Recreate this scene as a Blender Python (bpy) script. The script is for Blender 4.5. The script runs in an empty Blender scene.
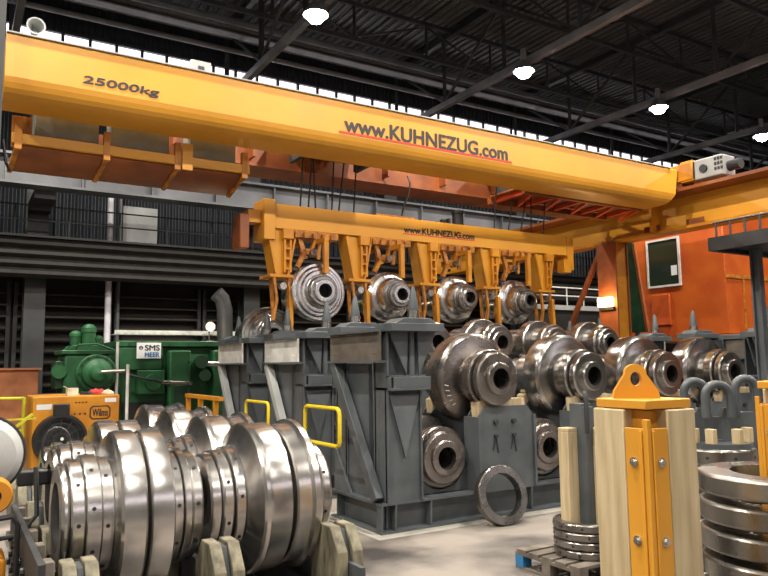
import bpy, bmesh, math, random
from mathutils import Vector, Matrix
random.seed(7)
C = bpy.context.scene.collection
PI = math.pi
ORD = ['first', 'second', 'third', 'fourth', 'fifth', 'sixth', 'seventh', 'eighth', 'ninth', 'tenth', 'eleventh']
# ------------------------------------------------------------------ camera
F_PX, TILT, AZ, ROLL, CAM_H = 705.0, math.radians(6.1), math.radians(31.4), math.radians(-.72), 2.2
Fw = Vector((math.sin(AZ)*math.cos(TILT), math.cos(AZ)*math.cos(TILT), math.sin(TILT)))
R0 = Vector((math.cos(AZ), -math.sin(AZ), 0)); U0 = R0.cross(Fw)
Rv = R0*math.cos(ROLL)+U0*math.sin(ROLL); Uv = -R0*math.sin(ROLL)+U0*math.cos(ROLL)
cd = bpy.data.cameras.new('camera'); cam = bpy.data.objects.new('camera', cd); C.objects.link(cam)
cd.sensor_width = 36; cd.lens = F_PX/768*36; cd.clip_start = .05; cd.clip_end = 200
m = Matrix((Rv, Uv, -Fw)).transposed().to_4x4(); m.translation = Vector((0, 0, CAM_H)); cam.matrix_world = m
bpy.context.scene.camera = cam
# ------------------------------------------------------------------ world, view, lights
W = bpy.data.worlds.new('world'); bpy.context.scene.world = W; W.use_nodes = True
W.node_tree.nodes['Background'].inputs[0].default_value = (.75, .82, 1, 1)
W.node_tree.nodes['Background'].inputs[1].default_value = .6
vs = bpy.context.scene.view_settings
vs.view_transform = 'Standard'; vs.look = 'None'; vs.gamma = 1; vs.use_curve_mapping = False; vs.exposure = -0.40
def light(name, loc, power, size, col=(1, .93, .82), kind='AREA', rot=(0, 0, 0)):
    l = bpy.data.lights.new(name, kind); l.energy = power; l.color = col
    if kind == 'AREA': l.shape = 'DISK'; l.size = size
    else: l.shadow_soft_size = size
    o = bpy.data.objects.new(name, l); o.location = loc; o.rotation_euler = rot; C.objects.link(o); return o
LAMPS = [(8.3, 17.1), (16.1, 17.1), (23.1, 17.1), (30.1, 17.1)]          # the four in the picture
LAMPS_BEHIND = [(-6.5, 10), (0.9, 10), (8.3, 10), (16.1, 10), (-6.5, 3), (0.9, 3), (8.3, 3), (16.1, 3), (24, 3), (0.9, 17.1)]
LAMPS_DIM = [(-6.5, -4), (0.9, -4), (8.3, -4), (16.1, -4)]                 # unseen row behind the camera, power cut to weaken its highlights on rolls
for x, y in LAMPS: light('roof_lamp_light', (x, y, 11.55), 620, .3)
for x, y in LAMPS_BEHIND: light('roof_lamp_light', (x, y, 11.55), 1250, .3)
for x, y in LAMPS_DIM: light('roof_lamp_light', (x, y, 11.55), 700, .3)
# ------------------------------------------------------------------ materials
def new_mat(name):
    M = bpy.data.materials.new(name); M.use_nodes = True
    nt = M.node_tree; return M, nt, nt.nodes['Principled BSDF']
def noise_mat(name, c1, c2, rough=.5, metal=0, scale=3, detail=6, bump=0, bscale=40, r2=None, stretch=(1, 1, 1), lo=.35, hi=.7, spec=None):
    M, nt, b = new_mat(name); N = nt.nodes; L = nt.links
    tc = N.new('ShaderNodeTexCoord'); mp = N.new('ShaderNodeMapping'); mp.inputs['Scale'].default_value = stretch
    L.new(tc.outputs['Object'], mp.inputs['Vector'])
    n = N.new('ShaderNodeTexNoise'); n.inputs['Scale'].default_value = scale; n.inputs['Detail'].default_value = detail
    L.new(mp.outputs[0], n.inputs['Vector'])
    r = N.new('ShaderNodeValToRGB'); r.color_ramp.elements[0].position = lo; r.color_ramp.elements[1].position = hi
    r.color_ramp.elements[0].color = (*c1, 1); r.color_ramp.elements[1].color = (*c2, 1)
    L.new(n.outputs[0], r.inputs[0]); L.new(r.outputs[0], b.inputs['Base Color'])
    b.inputs['Metallic'].default_value = metal; b.inputs['Roughness'].default_value = rough
    if spec is not None: b.inputs['Specular IOR Level'].default_value = spec
    if r2 is not None:
        mr = N.new('ShaderNodeMapRange'); mr.inputs[1].default_value = .3; mr.inputs[2].default_value = .7
        mr.inputs[3].default_value = rough; mr.inputs[4].default_value = r2
        L.new(n.outputs[0], mr.inputs[0]); L.new(mr.outputs[0], b.inputs['Roughness'])
    if bump:
        n2 = N.new('ShaderNodeTexNoise'); n2.inputs['Scale'].default_value = bscale; L.new(mp.outputs[0], n2.inputs['Vector'])
        bp = N.new('ShaderNodeBump'); bp.inputs['Strength'].default_value = bump; bp.inputs['Distance'].default_value = .02
        L.new(n2.outputs[0], bp.inputs['Height']); L.new(bp.outputs[0], b.inputs['Normal'])
    return M
def glow(name, col, s):
    M, nt, b = new_mat(name); b.inputs['Base Color'].default_value = (*col, 1)
    b.inputs['Emission Color'].default_value = (*col, 1); b.inputs['Emission Strength'].default_value = s; return M
steel = noise_mat('turned_steel', (.33, .315, .30), (.52, .50, .48), .14, .97, 2.5, 8, .04, 60, .27)
steel_bright = noise_mat('ground_steel', (.62, .61, .61), (.85, .84, .83), .17, .98, 2.5, 6, .03, 60, .28)
steel_pale = noise_mat('scoured_steel', (.46, .44, .425), (.72, .695, .67), .18, .96, 3, 8, .015, 50, .27)
steel_dull = noise_mat('used_steel', (.22, .195, .18), (.38, .345, .32), .2, .93, 3, 8, .08, 50, .36)
ringm = noise_mat('ring_steel', (.17, .16, .148), (.33, .31, .285), .2, .93, 3, 8, .06, 50, .33)
dark = noise_mat('recess_shade', (.012, .012, .012), (.02, .02, .02), .8)  # near-black that puts the shade of bores, holes and grooves into colour
grey = noise_mat('grey_paint', (.060, .069, .076), (.098, .109, .117), .42, 0, 2.5, 6, .05, 30)
grey_pale = noise_mat('pale_grey_paint', (.30, .31, .31), (.46, .47, .46), .5, 0, 1.5, 8, .05, 20)
grey_dark = noise_mat('dark_grey_paint', (.02, .022, .024), (.042, .044, .047), .55, 0, 2, 6)
plate_w = noise_mat('white_and_lit_plate', (.55, .54, .51), (.78, .77, .74), .4, .1, 4, 8)  # white metal; on rack side plates the whiteness is reflected light painted in
plate_b = noise_mat('brown_plate', (.10, .085, .07), (.17, .145, .12), .45, .2, 4, 8)
yellow = noise_mat('yellow_paint', (.58, .255, .020), (.68, .315, .028), .38, 0, .8, 8, .03, 10, .5, lo=.25, hi=.6)
yellow_d = noise_mat('amber_paint', (.46, .17, .012), (.68, .29, .016), .42, 0, 2.0, 8, .05, 20)
amber = noise_mat('rusty_amber_paint', (.24, .075, .012), (.60, .24, .02), .5, 0, 7, 8, .1, 20)
orange = noise_mat('orange_paint', (.40, .062, .008), (.54, .115, .012), .45, 0, 1.2, 6, .04, 15)
redor = noise_mat('red_orange_and_shade', (.17, .045, .013), (.31, .088, .02), .5, 0, 2, 6)  # orange parts, and the brown shade under crane parts put into colour
railm = noise_mat('lime_yellow_paint', (.50, .47, .02), (.66, .62, .05), .4, 0, 4)
rail_y = noise_mat('rail_yellow_paint', (.66, .48, .015), (.80, .60, .03), .35, 0, 4)
green = noise_mat('machine_green', (.007, .055, .018), (.024, .145, .048), .4, 0, 1.6, 8, .08, 14, .55)
green_d = noise_mat('dark_machine_green', (.006, .03, .012), (.015, .07, .028), .45, 0, 3, 8)
wood = noise_mat('pale_timber', (.42, .32, .18), (.62, .50, .31), .65, 0, 2.2, 8, .15, 18, None, (7, 7, .7))
wood_d = noise_mat('grimy_timber', (.09, .08, .055), (.27, .24, .16), .7, 0, 4, 8, .2, 18, None, (3, 3, 1))
pallet_m = noise_mat('grey_timber', (.09, .075, .06), (.20, .17, .14), .7, 0, 5, 6, .2, 20)
conc = noise_mat('concrete_floor', (.045, .040, .038), (.235, .205, .18), .5, 0, .75, 12, .12, 10, .8, lo=.38, hi=.60)
conc_l = noise_mat('pale_concrete', (.24, .23, .20), (.40, .38, .33), .7, 0, 2, 10, .1, 20)
wallm = noise_mat('dirty_wall', (.013, .015, .018), (.03, .033, .037), .6, 0, .7, 8)
wall_d = noise_mat('near_black_wall', (.006, .0055, .005), (.018, .015, .012), .7, 0, .8, 8)  # near-black brown tone, slightly uneven at random
duct_m = noise_mat('weathered_grey_girder', (.05, .053, .06), (.16, .165, .18), .5, 0, .6, 10, lo=.3, hi=.7)
black = noise_mat('black_parts', (.010, .010, .011), (.022, .022, .024), .45)
roof_m = noise_mat('roof_deck', (.075, .085, .085), (.12, .13, .13), .55, .1, .4, 4)
truss_m = noise_mat('roof_steel', (.022, .025, .026), (.045, .05, .052), .5, 0, 1)
truss_l = noise_mat('pale_roof_steel', (.13, .14, .145), (.24, .25, .25), .45, 0, 1)
rust = noise_mat('copper_rust', (.26, .085, .03), (.42, .15, .055), .6, 0, 3, 8)
red = noise_mat('red_stripe', (.60, .03, .012), (.66, .035, .015), .5)
white = noise_mat('white_sign', (.75, .77, .77), (.82, .83, .83), .4)
blue = noise_mat('blue_print', (.02, .16, .36), (.03, .2, .42), .4)
inkm = noise_mat('black_lettering', (.012, .010, .012), (.02, .018, .02), .5)
chrome = noise_mat('bolt_steel', (.5, .5, .48), (.7, .7, .68), .25, 1, 6)
cloth_r = noise_mat('red_rag', (.5, .03, .04), (.65, .06, .05), .8, 0, 6)
cloth_p = noise_mat('pale_rag', (.55, .5, .38), (.8, .76, .6), .8, 0, 6)
lampglass = glow('roof_lamp_glow', (1, .93, 1), 60)
daylight = glow('clerestory_and_added_glow', (1, .93, 1), 3.0)  # far clerestory panes, and the glow strip added behind the camera
warmglow = glow('lamp_glow', (1, .62, .22), 30)
smallglow = glow('small_lamp_glow', (1, .72, .42), 35)
M, nt, b = new_mat('cab_glass'); b.inputs['Base Color'].default_value = (.02, .03, .02, 1); b.inputs['Roughness'].default_value = .06; glassm = M
def corrugated(name, c, axis='X', scale=14, rough=.5):
    M, nt, b = new_mat(name); N = nt.nodes; L = nt.links
    tc = N.new('ShaderNodeTexCoord'); w = N.new('ShaderNodeTexWave'); w.bands_direction = axis; w.inputs['Scale'].default_value = scale
    w.inputs['Distortion'].default_value = 0
    L.new(tc.outputs['Object'], w.inputs[0])
    n = N.new('ShaderNodeTexNoise'); n.inputs['Scale'].default_value = .5; L.new(tc.outputs['Object'], n.inputs['Vector'])
    mx = N.new('ShaderNodeMixRGB'); mx.inputs[1].default_value = (*[k*.7 for k in c], 1); mx.inputs[2].default_value = (*[k*1.3 for k in c], 1)
    L.new(n.outputs[0], mx.inputs[0]); L.new(mx.outputs[0], b.inputs['Base Color'])
    bp = N.new('ShaderNodeBump'); bp.inputs['Strength'].default_value = 1; bp.inputs['Distance'].default_value = .12
    L.new(w.outputs[1], bp.inputs['Height']); L.new(bp.outputs[0], b.inputs['Normal']); b.inputs['Roughness'].default_value = rough
    return M
deck_m = corrugated('corrugated_roof', (.14, .15, .15), 'X', 1.2)
wall_p = noise_mat('pale_side_wall', (.13, .13, .12), (.22, .215, .20), .6, 0, .3, 8)
corr_w = corrugated('corrugated_wall', (.028, .034, .044), 'X', 1.4)

# ------------------------------------------------------------------ mesh helpers
class MB:
    def __init__(s): s.bm = bmesh.new(); s.mi = 0; s.turned = False
    def _mark(s, n0):
        s.bm.faces.ensure_lookup_table()
        for f in s.bm.faces[n0:]: f.material_index = s.mi
    def face(s, vs):
        try: f = s.bm.faces.new(vs); f.material_index = s.mi; return f
        except ValueError: return None
    def box(s, x0, x1, y0, y1, z0, z1, mat=None):
        v = [s.bm.verts.new(p) for p in [(x0,y0,z0),(x1,y0,z0),(x1,y1,z0),(x0,y1,z0),(x0,y0,z1),(x1,y0,z1),(x1,y1,z1),(x0,y1,z1)]]
        if mat is not None:
            for q in v: q.co = mat @ q.co
        for f in [(3,2,1,0),(4,5,6,7),(0,1,5,4),(1,2,6,5),(2,3,7,6),(3,0,4,7)]: s.face([v[i] for i in f])
        return s
    def prism(s, poly, axis, a, b, mat=None):
        """polygon (2-D, in the two other axes, in order) swept along axis from a to b"""
        def pt(p, t):
            q = {'x': (t, p[0], p[1]), 'y': (p[0], t, p[1]), 'z': (p[0], p[1], t)}[axis]
            q = Vector(q); return mat @ q if mat is not None else q
        A = [s.bm.verts.new(pt(p, a)) for p in poly]; B = [s.bm.verts.new(pt(p, b)) for p in poly]
        n = len(poly); s.face(A[::-1]); s.face(B)
        for i in range(n): s.face([A[i], A[(i+1) % n], B[(i+1) % n], B[i]])
        return s
    def cyl(s, p0, p1, r, seg=16, r1=None, cap=True):
        p0 = Vector(p0); p1 = Vector(p1); r1 = r if r1 is None else r1
        d = (p1-p0).normalized(); a = d.orthogonal().normalized(); b = d.cross(a)
        A, B = [], []
        for i in range(seg):
            t = 2*PI*i/seg; o = a*math.cos(t)+b*math.sin(t)
            A.append(s.bm.verts.new(p0+o*r)); B.append(s.bm.verts.new(p1+o*r1))
        for i in range(seg): s.face([A[i], A[(i+1) % seg], B[(i+1) % seg], B[i]])
        if cap: s.face(A[::-1]); s.face(B)
        return s
    def bar(s, p0, p1, w, h, up=(0, 0, 1)):
        p0 = Vector(p0); p1 = Vector(p1); d = (p1-p0).normalized(); u = Vector(up)
        a = d.cross(u)
        if a.length < 1e-4: a = d.orthogonal()
        a.normalize(); c = a.cross(d); v = []
        for p in (p0, p1):
            for sa, sc in ((-1,-1),(1,-1),(1,1),(-1,1)): v.append(s.bm.verts.new(p+a*sa*w/2+c*sc*h/2))
        for f in [(3,2,1,0),(4,5,6,7),(0,1,5,4),(1,2,6,5),(2,3,7,6),(3,0,4,7)]: s.face([v[i] for i in f])
        return s
    def tube(s, pts, r, seg=8, closed=False):
        pts = [Vector(p) for p in pts]; n = len(pts); rings = []
        a = None
        for i, p in enumerate(pts):
            d = (pts[(i+1) % n if closed else min(i+1, n-1)]-pts[(i-1) % n if closed else max(i-1, 0)]).normalized()
            if a is None: a = d.orthogonal().normalized()
            a = (a-d*a.dot(d)).normalized(); b = d.cross(a)
            rings.append([s.bm.verts.new(p+(a*math.cos(2*PI*k/seg)+b*math.sin(2*PI*k/seg))*r) for k in range(seg)])
        for i in range(n if closed else n-1):
            A, B = rings[i], rings[(i+1) % n]
            for k in range(seg): s.face([A[k], A[(k+1) % seg], B[(k+1) % seg], B[k]])
        if not closed: s.face(rings[0][::-1]); s.face(rings[-1])
        return s
    def lathe(s, prof, axis='y', o=(0, 0, 0), seg=64, closed=True):
        """prof: (t along axis, radius) loop"""
        o = Vector(o); rings = []; s.turned = True
        for t, r in prof:
            ring = []
            for k in range(seg):
                c, q = math.cos(2*PI*k/seg)*r, math.sin(2*PI*k/seg)*r
                ring.append(s.bm.verts.new(o+Vector({'x': (t, c, q), 'y': (c, t, q), 'z': (c, q, t)}[axis])))
            rings.append(ring)
        n = len(prof)
        for i in range(n if closed else n-1):
            A, B = rings[i], rings[(i+1) % n]
            for k in range(seg): s.face([A[k], A[(k+1) % seg], B[(k+1) % seg], B[k]])
        return s
    def ring(s, t0, t1, ro, ri, axis='y', o=(0, 0, 0), c=.012, seg=64, ro1=None):
        """ring with chamfered outer rims"""
        r1 = ro if ro1 is None else ro1
        return s.lathe([(t0, ri), (t0, ro-c), (t0+c*.4, ro-c*.35), (t0+c, ro), (t1-c, r1), (t1-c*.4, r1-c*.35), (t1, r1-c), (t1, ri)], axis, o, seg)
    def build(s, name, mats, parent=None, bevel=0, loc=None, ang=35):
        if s.turned: ang = 22
        me = bpy.data.meshes.new(name)
        bmesh.ops.recalc_face_normals(s.bm, faces=s.bm.faces)
        org = Vector(loc) if loc is not None else (Vector(parent.get('org', (0, 0, 0))) if parent is not None else Vector((0, 0, 0)))
        if org.length: bmesh.ops.translate(s.bm, vec=-org, verts=s.bm.verts)
        s.bm.to_mesh(me); s.bm.free()
        for q in (mats if isinstance(mats, (list, tuple)) else [mats]): me.materials.append(q)
        me.polygons.foreach_set('use_smooth', [True]*len(me.polygons)); me.set_sharp_from_angle(angle=math.radians(ang))
        o = bpy.data.objects.new(name, me); C.objects.link(o)
        if parent is not None: o.parent = parent; o['org'] = list(org)
        elif org.length: o.location = org
        if bevel:
            bv = o.modifiers.new('bevel', 'BEVEL'); bv.width = bevel; bv.segments = 2; bv.limit_method = 'ANGLE'
        return o
def tag(o, label, cat, group=None):
    o['label'] = label; o['category'] = cat
    if group: o['group'] = group
    return o
def thing(name, label, cat, loc=(0, 0, 0), group=None):
    """Empty at the thing's base; parts are built in world coordinates and shifted to it"""
    o = bpy.data.objects.new(name, None); C.objects.link(o); o.location = loc; o['org'] = list(loc); o.empty_display_size = .2
    return tag(o, label, cat, group)
def struct(o): o['kind'] = 'structure'; return o
def copy_tree(o, parent=None):
    c = o.copy(); C.objects.link(c)
    if parent is not None: c.parent = parent
    for ch in list(o.children): copy_tree(ch, c)
    return c
def dup(o, loc, label, group=None, rz=None):
    c = copy_tree(o); c.location = loc; c['label'] = label
    if group: c['group'] = group
    if rz is not None: c.rotation_euler = (0, 0, rz)
    return c
def text(name, s, x0, x1, y, z0, z1, mat, parent, bold=0.0, depth=.006, slant=0, shear=0):
    """lettering on a plane facing -Y, fitted into x0..x1, z0..z1, z running along the slant"""
    cu = bpy.data.curves.new(name, 'FONT'); cu.body = s; cu.extrude = .01; cu.shear = shear
    t = bpy.data.objects.new('tmp', cu); C.objects.link(t); bpy.context.view_layer.update()
    me = bpy.data.meshes.new_from_object(t.evaluated_get(bpy.context.evaluated_depsgraph_get())); bpy.data.objects.remove(t)
    xs = [v.co.x for v in me.vertices]; ys = [v.co.y for v in me.vertices]
    org = Vector(parent.get('org', (0, 0, 0)))
    for v in me.vertices:
        u = (v.co.x-min(xs))/(max(xs)-min(xs)) if 0 else (v.co.x-MINMAX(xs)[0])/(MINMAX(xs)[1]-MINMAX(xs)[0])
        w = (v.co.y-MINMAX(ys)[0])/(MINMAX(ys)[1]-MINMAX(ys)[0]); d = v.co.z
        v.co = Vector((x0+u*(x1-x0), y-(depth if d > 0 else -.004), z0+w*(z1-z0)+slant*u))-org
    me.materials.clear(); me.materials.append(mat)
    if bold:
        bm = bmesh.new(); bm.from_mesh(me); base = list(bm.verts)+list(bm.edges)+list(bm.faces)
        wd = (x1-x0)/len(s)*bold
        for i, (a, c2) in enumerate(((1, 0), (-1, 0), (0, 1), (0, -1))):
            g2 = bmesh.ops.duplicate(bm, geom=base)['geom']
            bmesh.ops.translate(bm, vec=(a*wd, -.0006*(i+1), c2*wd*.8), verts=[q for q in g2 if isinstance(q, bmesh.types.BMVert)])
        bm.to_mesh(me); bm.free()
    o = bpy.data.objects.new(name, me); C.objects.link(o); o.parent = parent; return o
_mm = {}
def MINMAX(l):
    k = id(l)
    if k not in _mm: _mm[k] = (min(l), max(l), l)
    return _mm[k]

# ------------------------------------------------------------------ the hall
XL, XR, YN, YF, ZR = -12, 48, -14, 26, 15.5
struct(MB().box(XL, XR, YN, YF, -.2, 0).build('floor', conc))
struct(MB().box(XL, XR, YN, YF, ZR, ZR+.2).build('ceiling', deck_m))
struct(MB().box(XL-.3, XL, YN, YF, 0, ZR).build('wall_left', wall_p))
struct(MB().box(XR, XR+.3, YN, YF, 0, ZR).build('wall_right', wallm))
struct(MB().box(XL, XR, YN-.3, YN, 0, ZR).build('wall_near', wall_p))
struct(MB().box(XL, XR, YF, YF+.3, 0, 6.4).build('wall_far', wall_d))
struct(MB().box(XL, XR, YF, YF+.3, 6.4, 12.9).box(XL, XR, YF, YF+.3, 13.95, ZR).build('wall_far_upper', corr_w))
# clerestory: panes between mullions along the far wall
for k in range(15):
    x = -8+3.6*k
    f = MB(); f.box(x, x+3.6, YF-.02, YF+.1, 12.9, 13.0); f.box(x, x+3.6, YF-.02, YF+.1, 13.85, 13.95)
    for j in range(4): f.box(x+.9*j-.05, x+.9*j+.05, YF-.02, YF+.1, 13, 13.85)
    fr = struct(f.build('window_%d' % (k+1), truss_m))
    struct(MB().box(x, x+3.6, YF+.12, YF+.14, 13, 13.85).build('pane', daylight, fr))
for k in range(8):  # unseen glowing strip in the near wall, added to brighten the hanging rolls
    x = -8+5*k
    f = MB(); f.box(x, x+5, YN-.05, YN+.03, 8.0, 8.05); f.box(x, x+5, YN-.05, YN+.03, 9.95, 10.0); f.box(x, x+.04, YN-.05, YN+.03, 8.05, 9.95); f.box(x+4.96, x+5, YN-.05, YN+.03, 8.05, 9.95)
    fr = struct(f.build('window_%d' % (k+16), truss_l))
    struct(MB().box(x+.04, x+4.96, YN+.005, YN+.02, 8.05, 9.95).build('pane', daylight, fr))
# deck ribs of the roof
rb = MB()
for k in range(150):
    x = -2+.33*k; rb.box(x, x+.12, 6, YF, ZR-.09, ZR)
struct(rb.build('ceiling_rib', roof_m))
# roof trusses: along X (three), along Y (several)
def truss(p0, p1, z0, z1, n, label, group, mat=truss_m, w=.16, lower=None):
    t = thing('roof_truss', label, 'roof truss', (p0[0], p0[1], z0), group)
    P0, P1 = Vector((*p0, 0)), Vector((*p1, 0))
    A = lambda k, z: P0.lerp(P1, k/n)+Vector((0, 0, z))
    MB().bar(A(0, z1), A(n, z1), w, w*1.2).build('top_chord', mat, t)
    MB().bar(A(0, z0), A(n, z0), w, w*1.2).build('bottom_chord', lower or mat, t)
    for k in range(n+1): MB().bar(A(k, z0+w*.6), A(k, z1-w*.6), w*.7, w*.7).build('web_post', mat, t)
    d = MB()
    for k in range(n):
        a, b2 = (k, k+1) if k % 2 else (k+1, k)
        d.bar(A(a, z0+.1), A(b2, z1-.1), w*.45, w*.45, (0, 1, 0) if p0[1] == p1[1] else (1, 0, 0))
    d.build('web_brace', mat, t)
    return t
for k, x in enumerate([-3, 1.2, 8.6, 16.4, 23.4, 30.4, 37.5, 44.5]):
    truss((x, 4), (x, 25.6), 12.45, 15.2, 6, 'dark lattice roof truss crossing the hall '+['left of the view, out over the near bay', 'above the left end of the crane girder', 'over the highest roof lamp', 'over the second roof lamp', 'over the third roof lamp', 'over the rightmost roof lamp', 'first beyond the rightmost roof lamp', 'second beyond the rightmost roof lamp'][k], 'roof trusses across the hall', w=.2, lower=truss_l)
for k, y in enumerate((8.5, 12.8, 17.1, 21.4)):
    truss((-4, y), (47, y), 13.9, 15.25, 16, 'long dark lattice purlin under the roof deck, '+['farthest from the clerestory', 'third from the clerestory', 'in line with the lamps', 'nearest the clerestory'][k], 'roof purlins along the hall', w=.13)
# lamps
def roof_lamp(x, y, label):
    t = thing('roof_lamp', label, 'ceiling lamp', (x, y, 11.95), 'roof lamps')
    MB().cyl((x, y, 12.35), (x, y, 12.75), .1, 16).build('ballast_box', truss_l, t)
    MB().lathe([(12.36, .1), (12.3, .16), (12.0, .36), (11.97, .36), (12.28, .14), (12.33, .08)], 'z', (x, y, 0), 32).build('reflector', truss_l, t)
    MB().lathe([(12.28, .02), (12.22, .18), (12.08, .28), (11.93, .28), (11.79, .18), (11.73, .02)], 'z', (x, y, 0), 24, False).build('bulb', lampglass, t)  # oversized globe; its glow stands in for glare around the lamp
for (x, y), l in zip(LAMPS, ['glowing roof lamp highest in the view, above the middle of the yellow crane girder',
                             'glowing roof lamp second from the left in the row under the dark roof',
                             'glowing roof lamp third in the row, beside a pale lit roof bar',
                             'glowing roof lamp at the right end of the row, above the crane end motor']): roof_lamp(x, y, l)
# horizontal pipework and beams on the upper far wall (each its own thing)
for y, z, r, lab in [(25.3, 14.3, .10, 'thin pale pipe running just above the clerestory windows'),
                     (25.0, 14.65, .07, 'thinnest pipe above the clerestory, second one up'),
                     (24.2, 14.9, .13, 'thick grey pipe high on the far wall, third one up')]:
    tag(MB().cyl((-6, y, z), (46, y, z), r, 12).build('wall_pipe', truss_l), lab, 'pipe')
for y, z0, z1, lab in [(25.4, 12.15, 12.7, 'dark steel beam running just below the clerestory windows'), (23.6, 14.05, 14.3, 'dark steel beam above the clerestory windows')]:
    t = thing('wall_beam', lab, 'beam', (-6, y, z0)); MB().box(-6, 46, y-.2, y+.2, z0, z0+.05).box(-6, 46, y-.2, y+.2, z1-.05, z1).build('flange', truss_l, t)
    MB().box(-6, 46, y-.03, y+.03, z0+.05, z1-.05).build('web', truss_m, t)

# far runway girder of the next bay, weathered grey
t = thing('runway_girder', 'long weathered pale grey steel girder crossing behind the yellow crane', 'girder', (-4, 22, 7.35))
MB().box(-4, 44, 21.95, 22.1, 7.4, 8.15).build('web', duct_m, t)
MB().box(-4, 44, 21.7, 22.35, 8.15, 8.22).box(-4, 44, 21.7, 22.35, 7.33, 7.4).build('flange', duct_m, t)
for k in range(24): MB().box(-3+2*k, -2.96+2*k, 21.75, 21.95, 7.4, 8.15).build('stiffener', duct_m, t)
# columns of the far wall
for k, x in enumerate([-2, 2.1, 9.2, 15.2, 22.4, 29, 36]):
    t = thing('steel_column', 'tall dark steel column against the far wall, %s from the left' % ORD[k], 'column', (x, 24.6, 0), 'far wall columns')
    MB().box(x-.3, x+.3, 24.3, 24.36, 0, 12.4).box(x-.3, x+.3, 24.9, 24.96, 0, 12.4).build('flange', truss_m, t)
    MB().box(x-.04, x+.04, 24.36, 24.9, 0, 12.4).build('web', truss_m, t)
    MB().box(x-.3, x+.3, 23.6, 24.3, 7.0, 7.33).box(x-.3, x+.3, 22.3, 23.6, 7.1, 7.33).build('bracket', truss_m, t)
# upper walkway with flutes
t = thing('wall_walkway', 'dark fluted walkway beam with a railing along the far wall', 'walkway', (-5, 24, 5.3))
MB().box(-5, 30, 23.4, 24.25, 6.13, 6.2).build('deck', grey_dark, t)
mb = MB()
for k in range(4): mb.prism([(23.5, 4.9+.3*k), (23.35, 5.0+.3*k), (23.35, 5.1+.3*k), (23.5, 5.2+.3*k), (23.6, 5.05+.3*k)], 'x', -5, 30)
mb.build('fluted_beam', noise_mat('fluted_brown', (.008, .0065, .006), (.018, .015, .013), .55), t)
mb = MB()
for z in (6.65, 7.1): mb.cyl((-5, 23.45, z), (30, 23.45, z), .025, 8)
mb.build('rail', truss_m, t)
for k in range(24): MB().cyl((-4.6+1.5*k, 23.45, 6.2), (-4.6+1.5*k, 23.45, 7.1), .025, 8).build('rail_post', truss_m, t)
# pale door panel and downpipes behind the walkway, louvred dark bays below
tag(MB().box(4.95, 6.15, 25.85, 25.99, 6.45, 7.9).build('wall_panel', grey_pale, None, .01), 'pale blank panel on the dark wall behind the walkway', 'panel')
tag(MB().cyl((4.28, 24.45, 0), (4.28, 24.45, 9), .10, 16).build('downpipe', noise_mat('white_pipe', (.55, .55, .6), (.75, .75, .8), .4)), 'white vertical pipe rising in front of the far wall, left of the green machine', 'pipe')
tag(MB().cyl((4.75, 25.3, 0), (4.75, 25.3, 8.9), .06, 12).build('downpipe', truss_l), 'thin short pipe beside the white vertical pipe above the walkway', 'pipe')

for k in range(11):
    x = -1.5+3.1*k
    t = thing('louvre_bay', 'dark bay of horizontal louvres low on the near-black far wall, %s from the left' % ORD[k], 'louvre', (x, 25.6, .4), 'louvred bays of the lower far wall')
    for q in (x, x+2.9): MB().box(q, q+.12, 25.6, 25.95, .2, 5.0).build('frame_post', truss_m, t)
    mb = MB()
    for j in range(12): mb.box(x+.12, x+2.9, 25.55, 25.8, .5+.37*j, .56+.37*j)
    mb.build('louvre_blades', noise_mat('dark_brown_louvre', (.022, .017, .012), (.055, .04, .028), .6), t)  # dark brown blades, tone uneven at random
# pale cable tray with brackets above the green machine
t = thing('cable_tray', 'pale perforated cable tray running above the green machine', 'cable tray', (4.6, 20.4, 3.2))
mb = MB(); mb.box(3.75, 12, 20.3, 20.34, 3.10, 3.2).box(3.75, 12, 20.3, 20.95, 3.08, 3.10)
for k in range(36): mb.box(3.8+.2*k, 3.87+.2*k, 20.28, 20.3, 3.115, 3.185)
mb.build('tray', plate_w, t)
for k in range(4): MB().box(4+2.2*k, 4.08+2.2*k, 20.82, 20.9, 2.85, 3.08).build('post', truss_m, t)

# ------------------------------------------------------------------ overhead crane
t = thing('crane_girder', 'huge yellow box girder of the overhead crane carrying the load mark and lettering', 'crane girder', (.45, 11, 6.0))
prof = [(11.02, 6.98), (11.0, 6.95), (11.0, 6.34), (11.015, 6.26), (11.05, 6.19), (11.11, 6.135), (11.19, 6.10), (11.3, 6.085), (11.8, 6.08), (11.9, 6.14), (11.9, 6.98)]
mb = MB(); mb.prism(prof, 'x', .45, 14.7)
# slanted and rounded right end
e = [bm_v for bm_v in mb.bm.verts if abs(bm_v.co.x-14.7) < 1e-4]
for v in e: v.co.x = 15.45-max(0, (6.5-v.co.z))*.7
mb.build('box_girder', yellow, t, 0, ang=6)
MB().box(.45, 15.2, 10.97, 11.93, 6.98, 7.0).build('top_plate', grey_pale, t)
text('load_mark', '25000kg', 1.48, 2.60, 10.999, 6.40, 6.55, inkm, t, .035, slant=.0, shear=.1)
text('web_lettering', 'www.KUHNEZUG.com', 5.92, 9.80, 10.999, 6.42, 6.70, inkm, t, .05)
MB().box(5.80, 9.92, 10.99, 11.0, 6.375, 6.41).build('underline', red, t)
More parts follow.
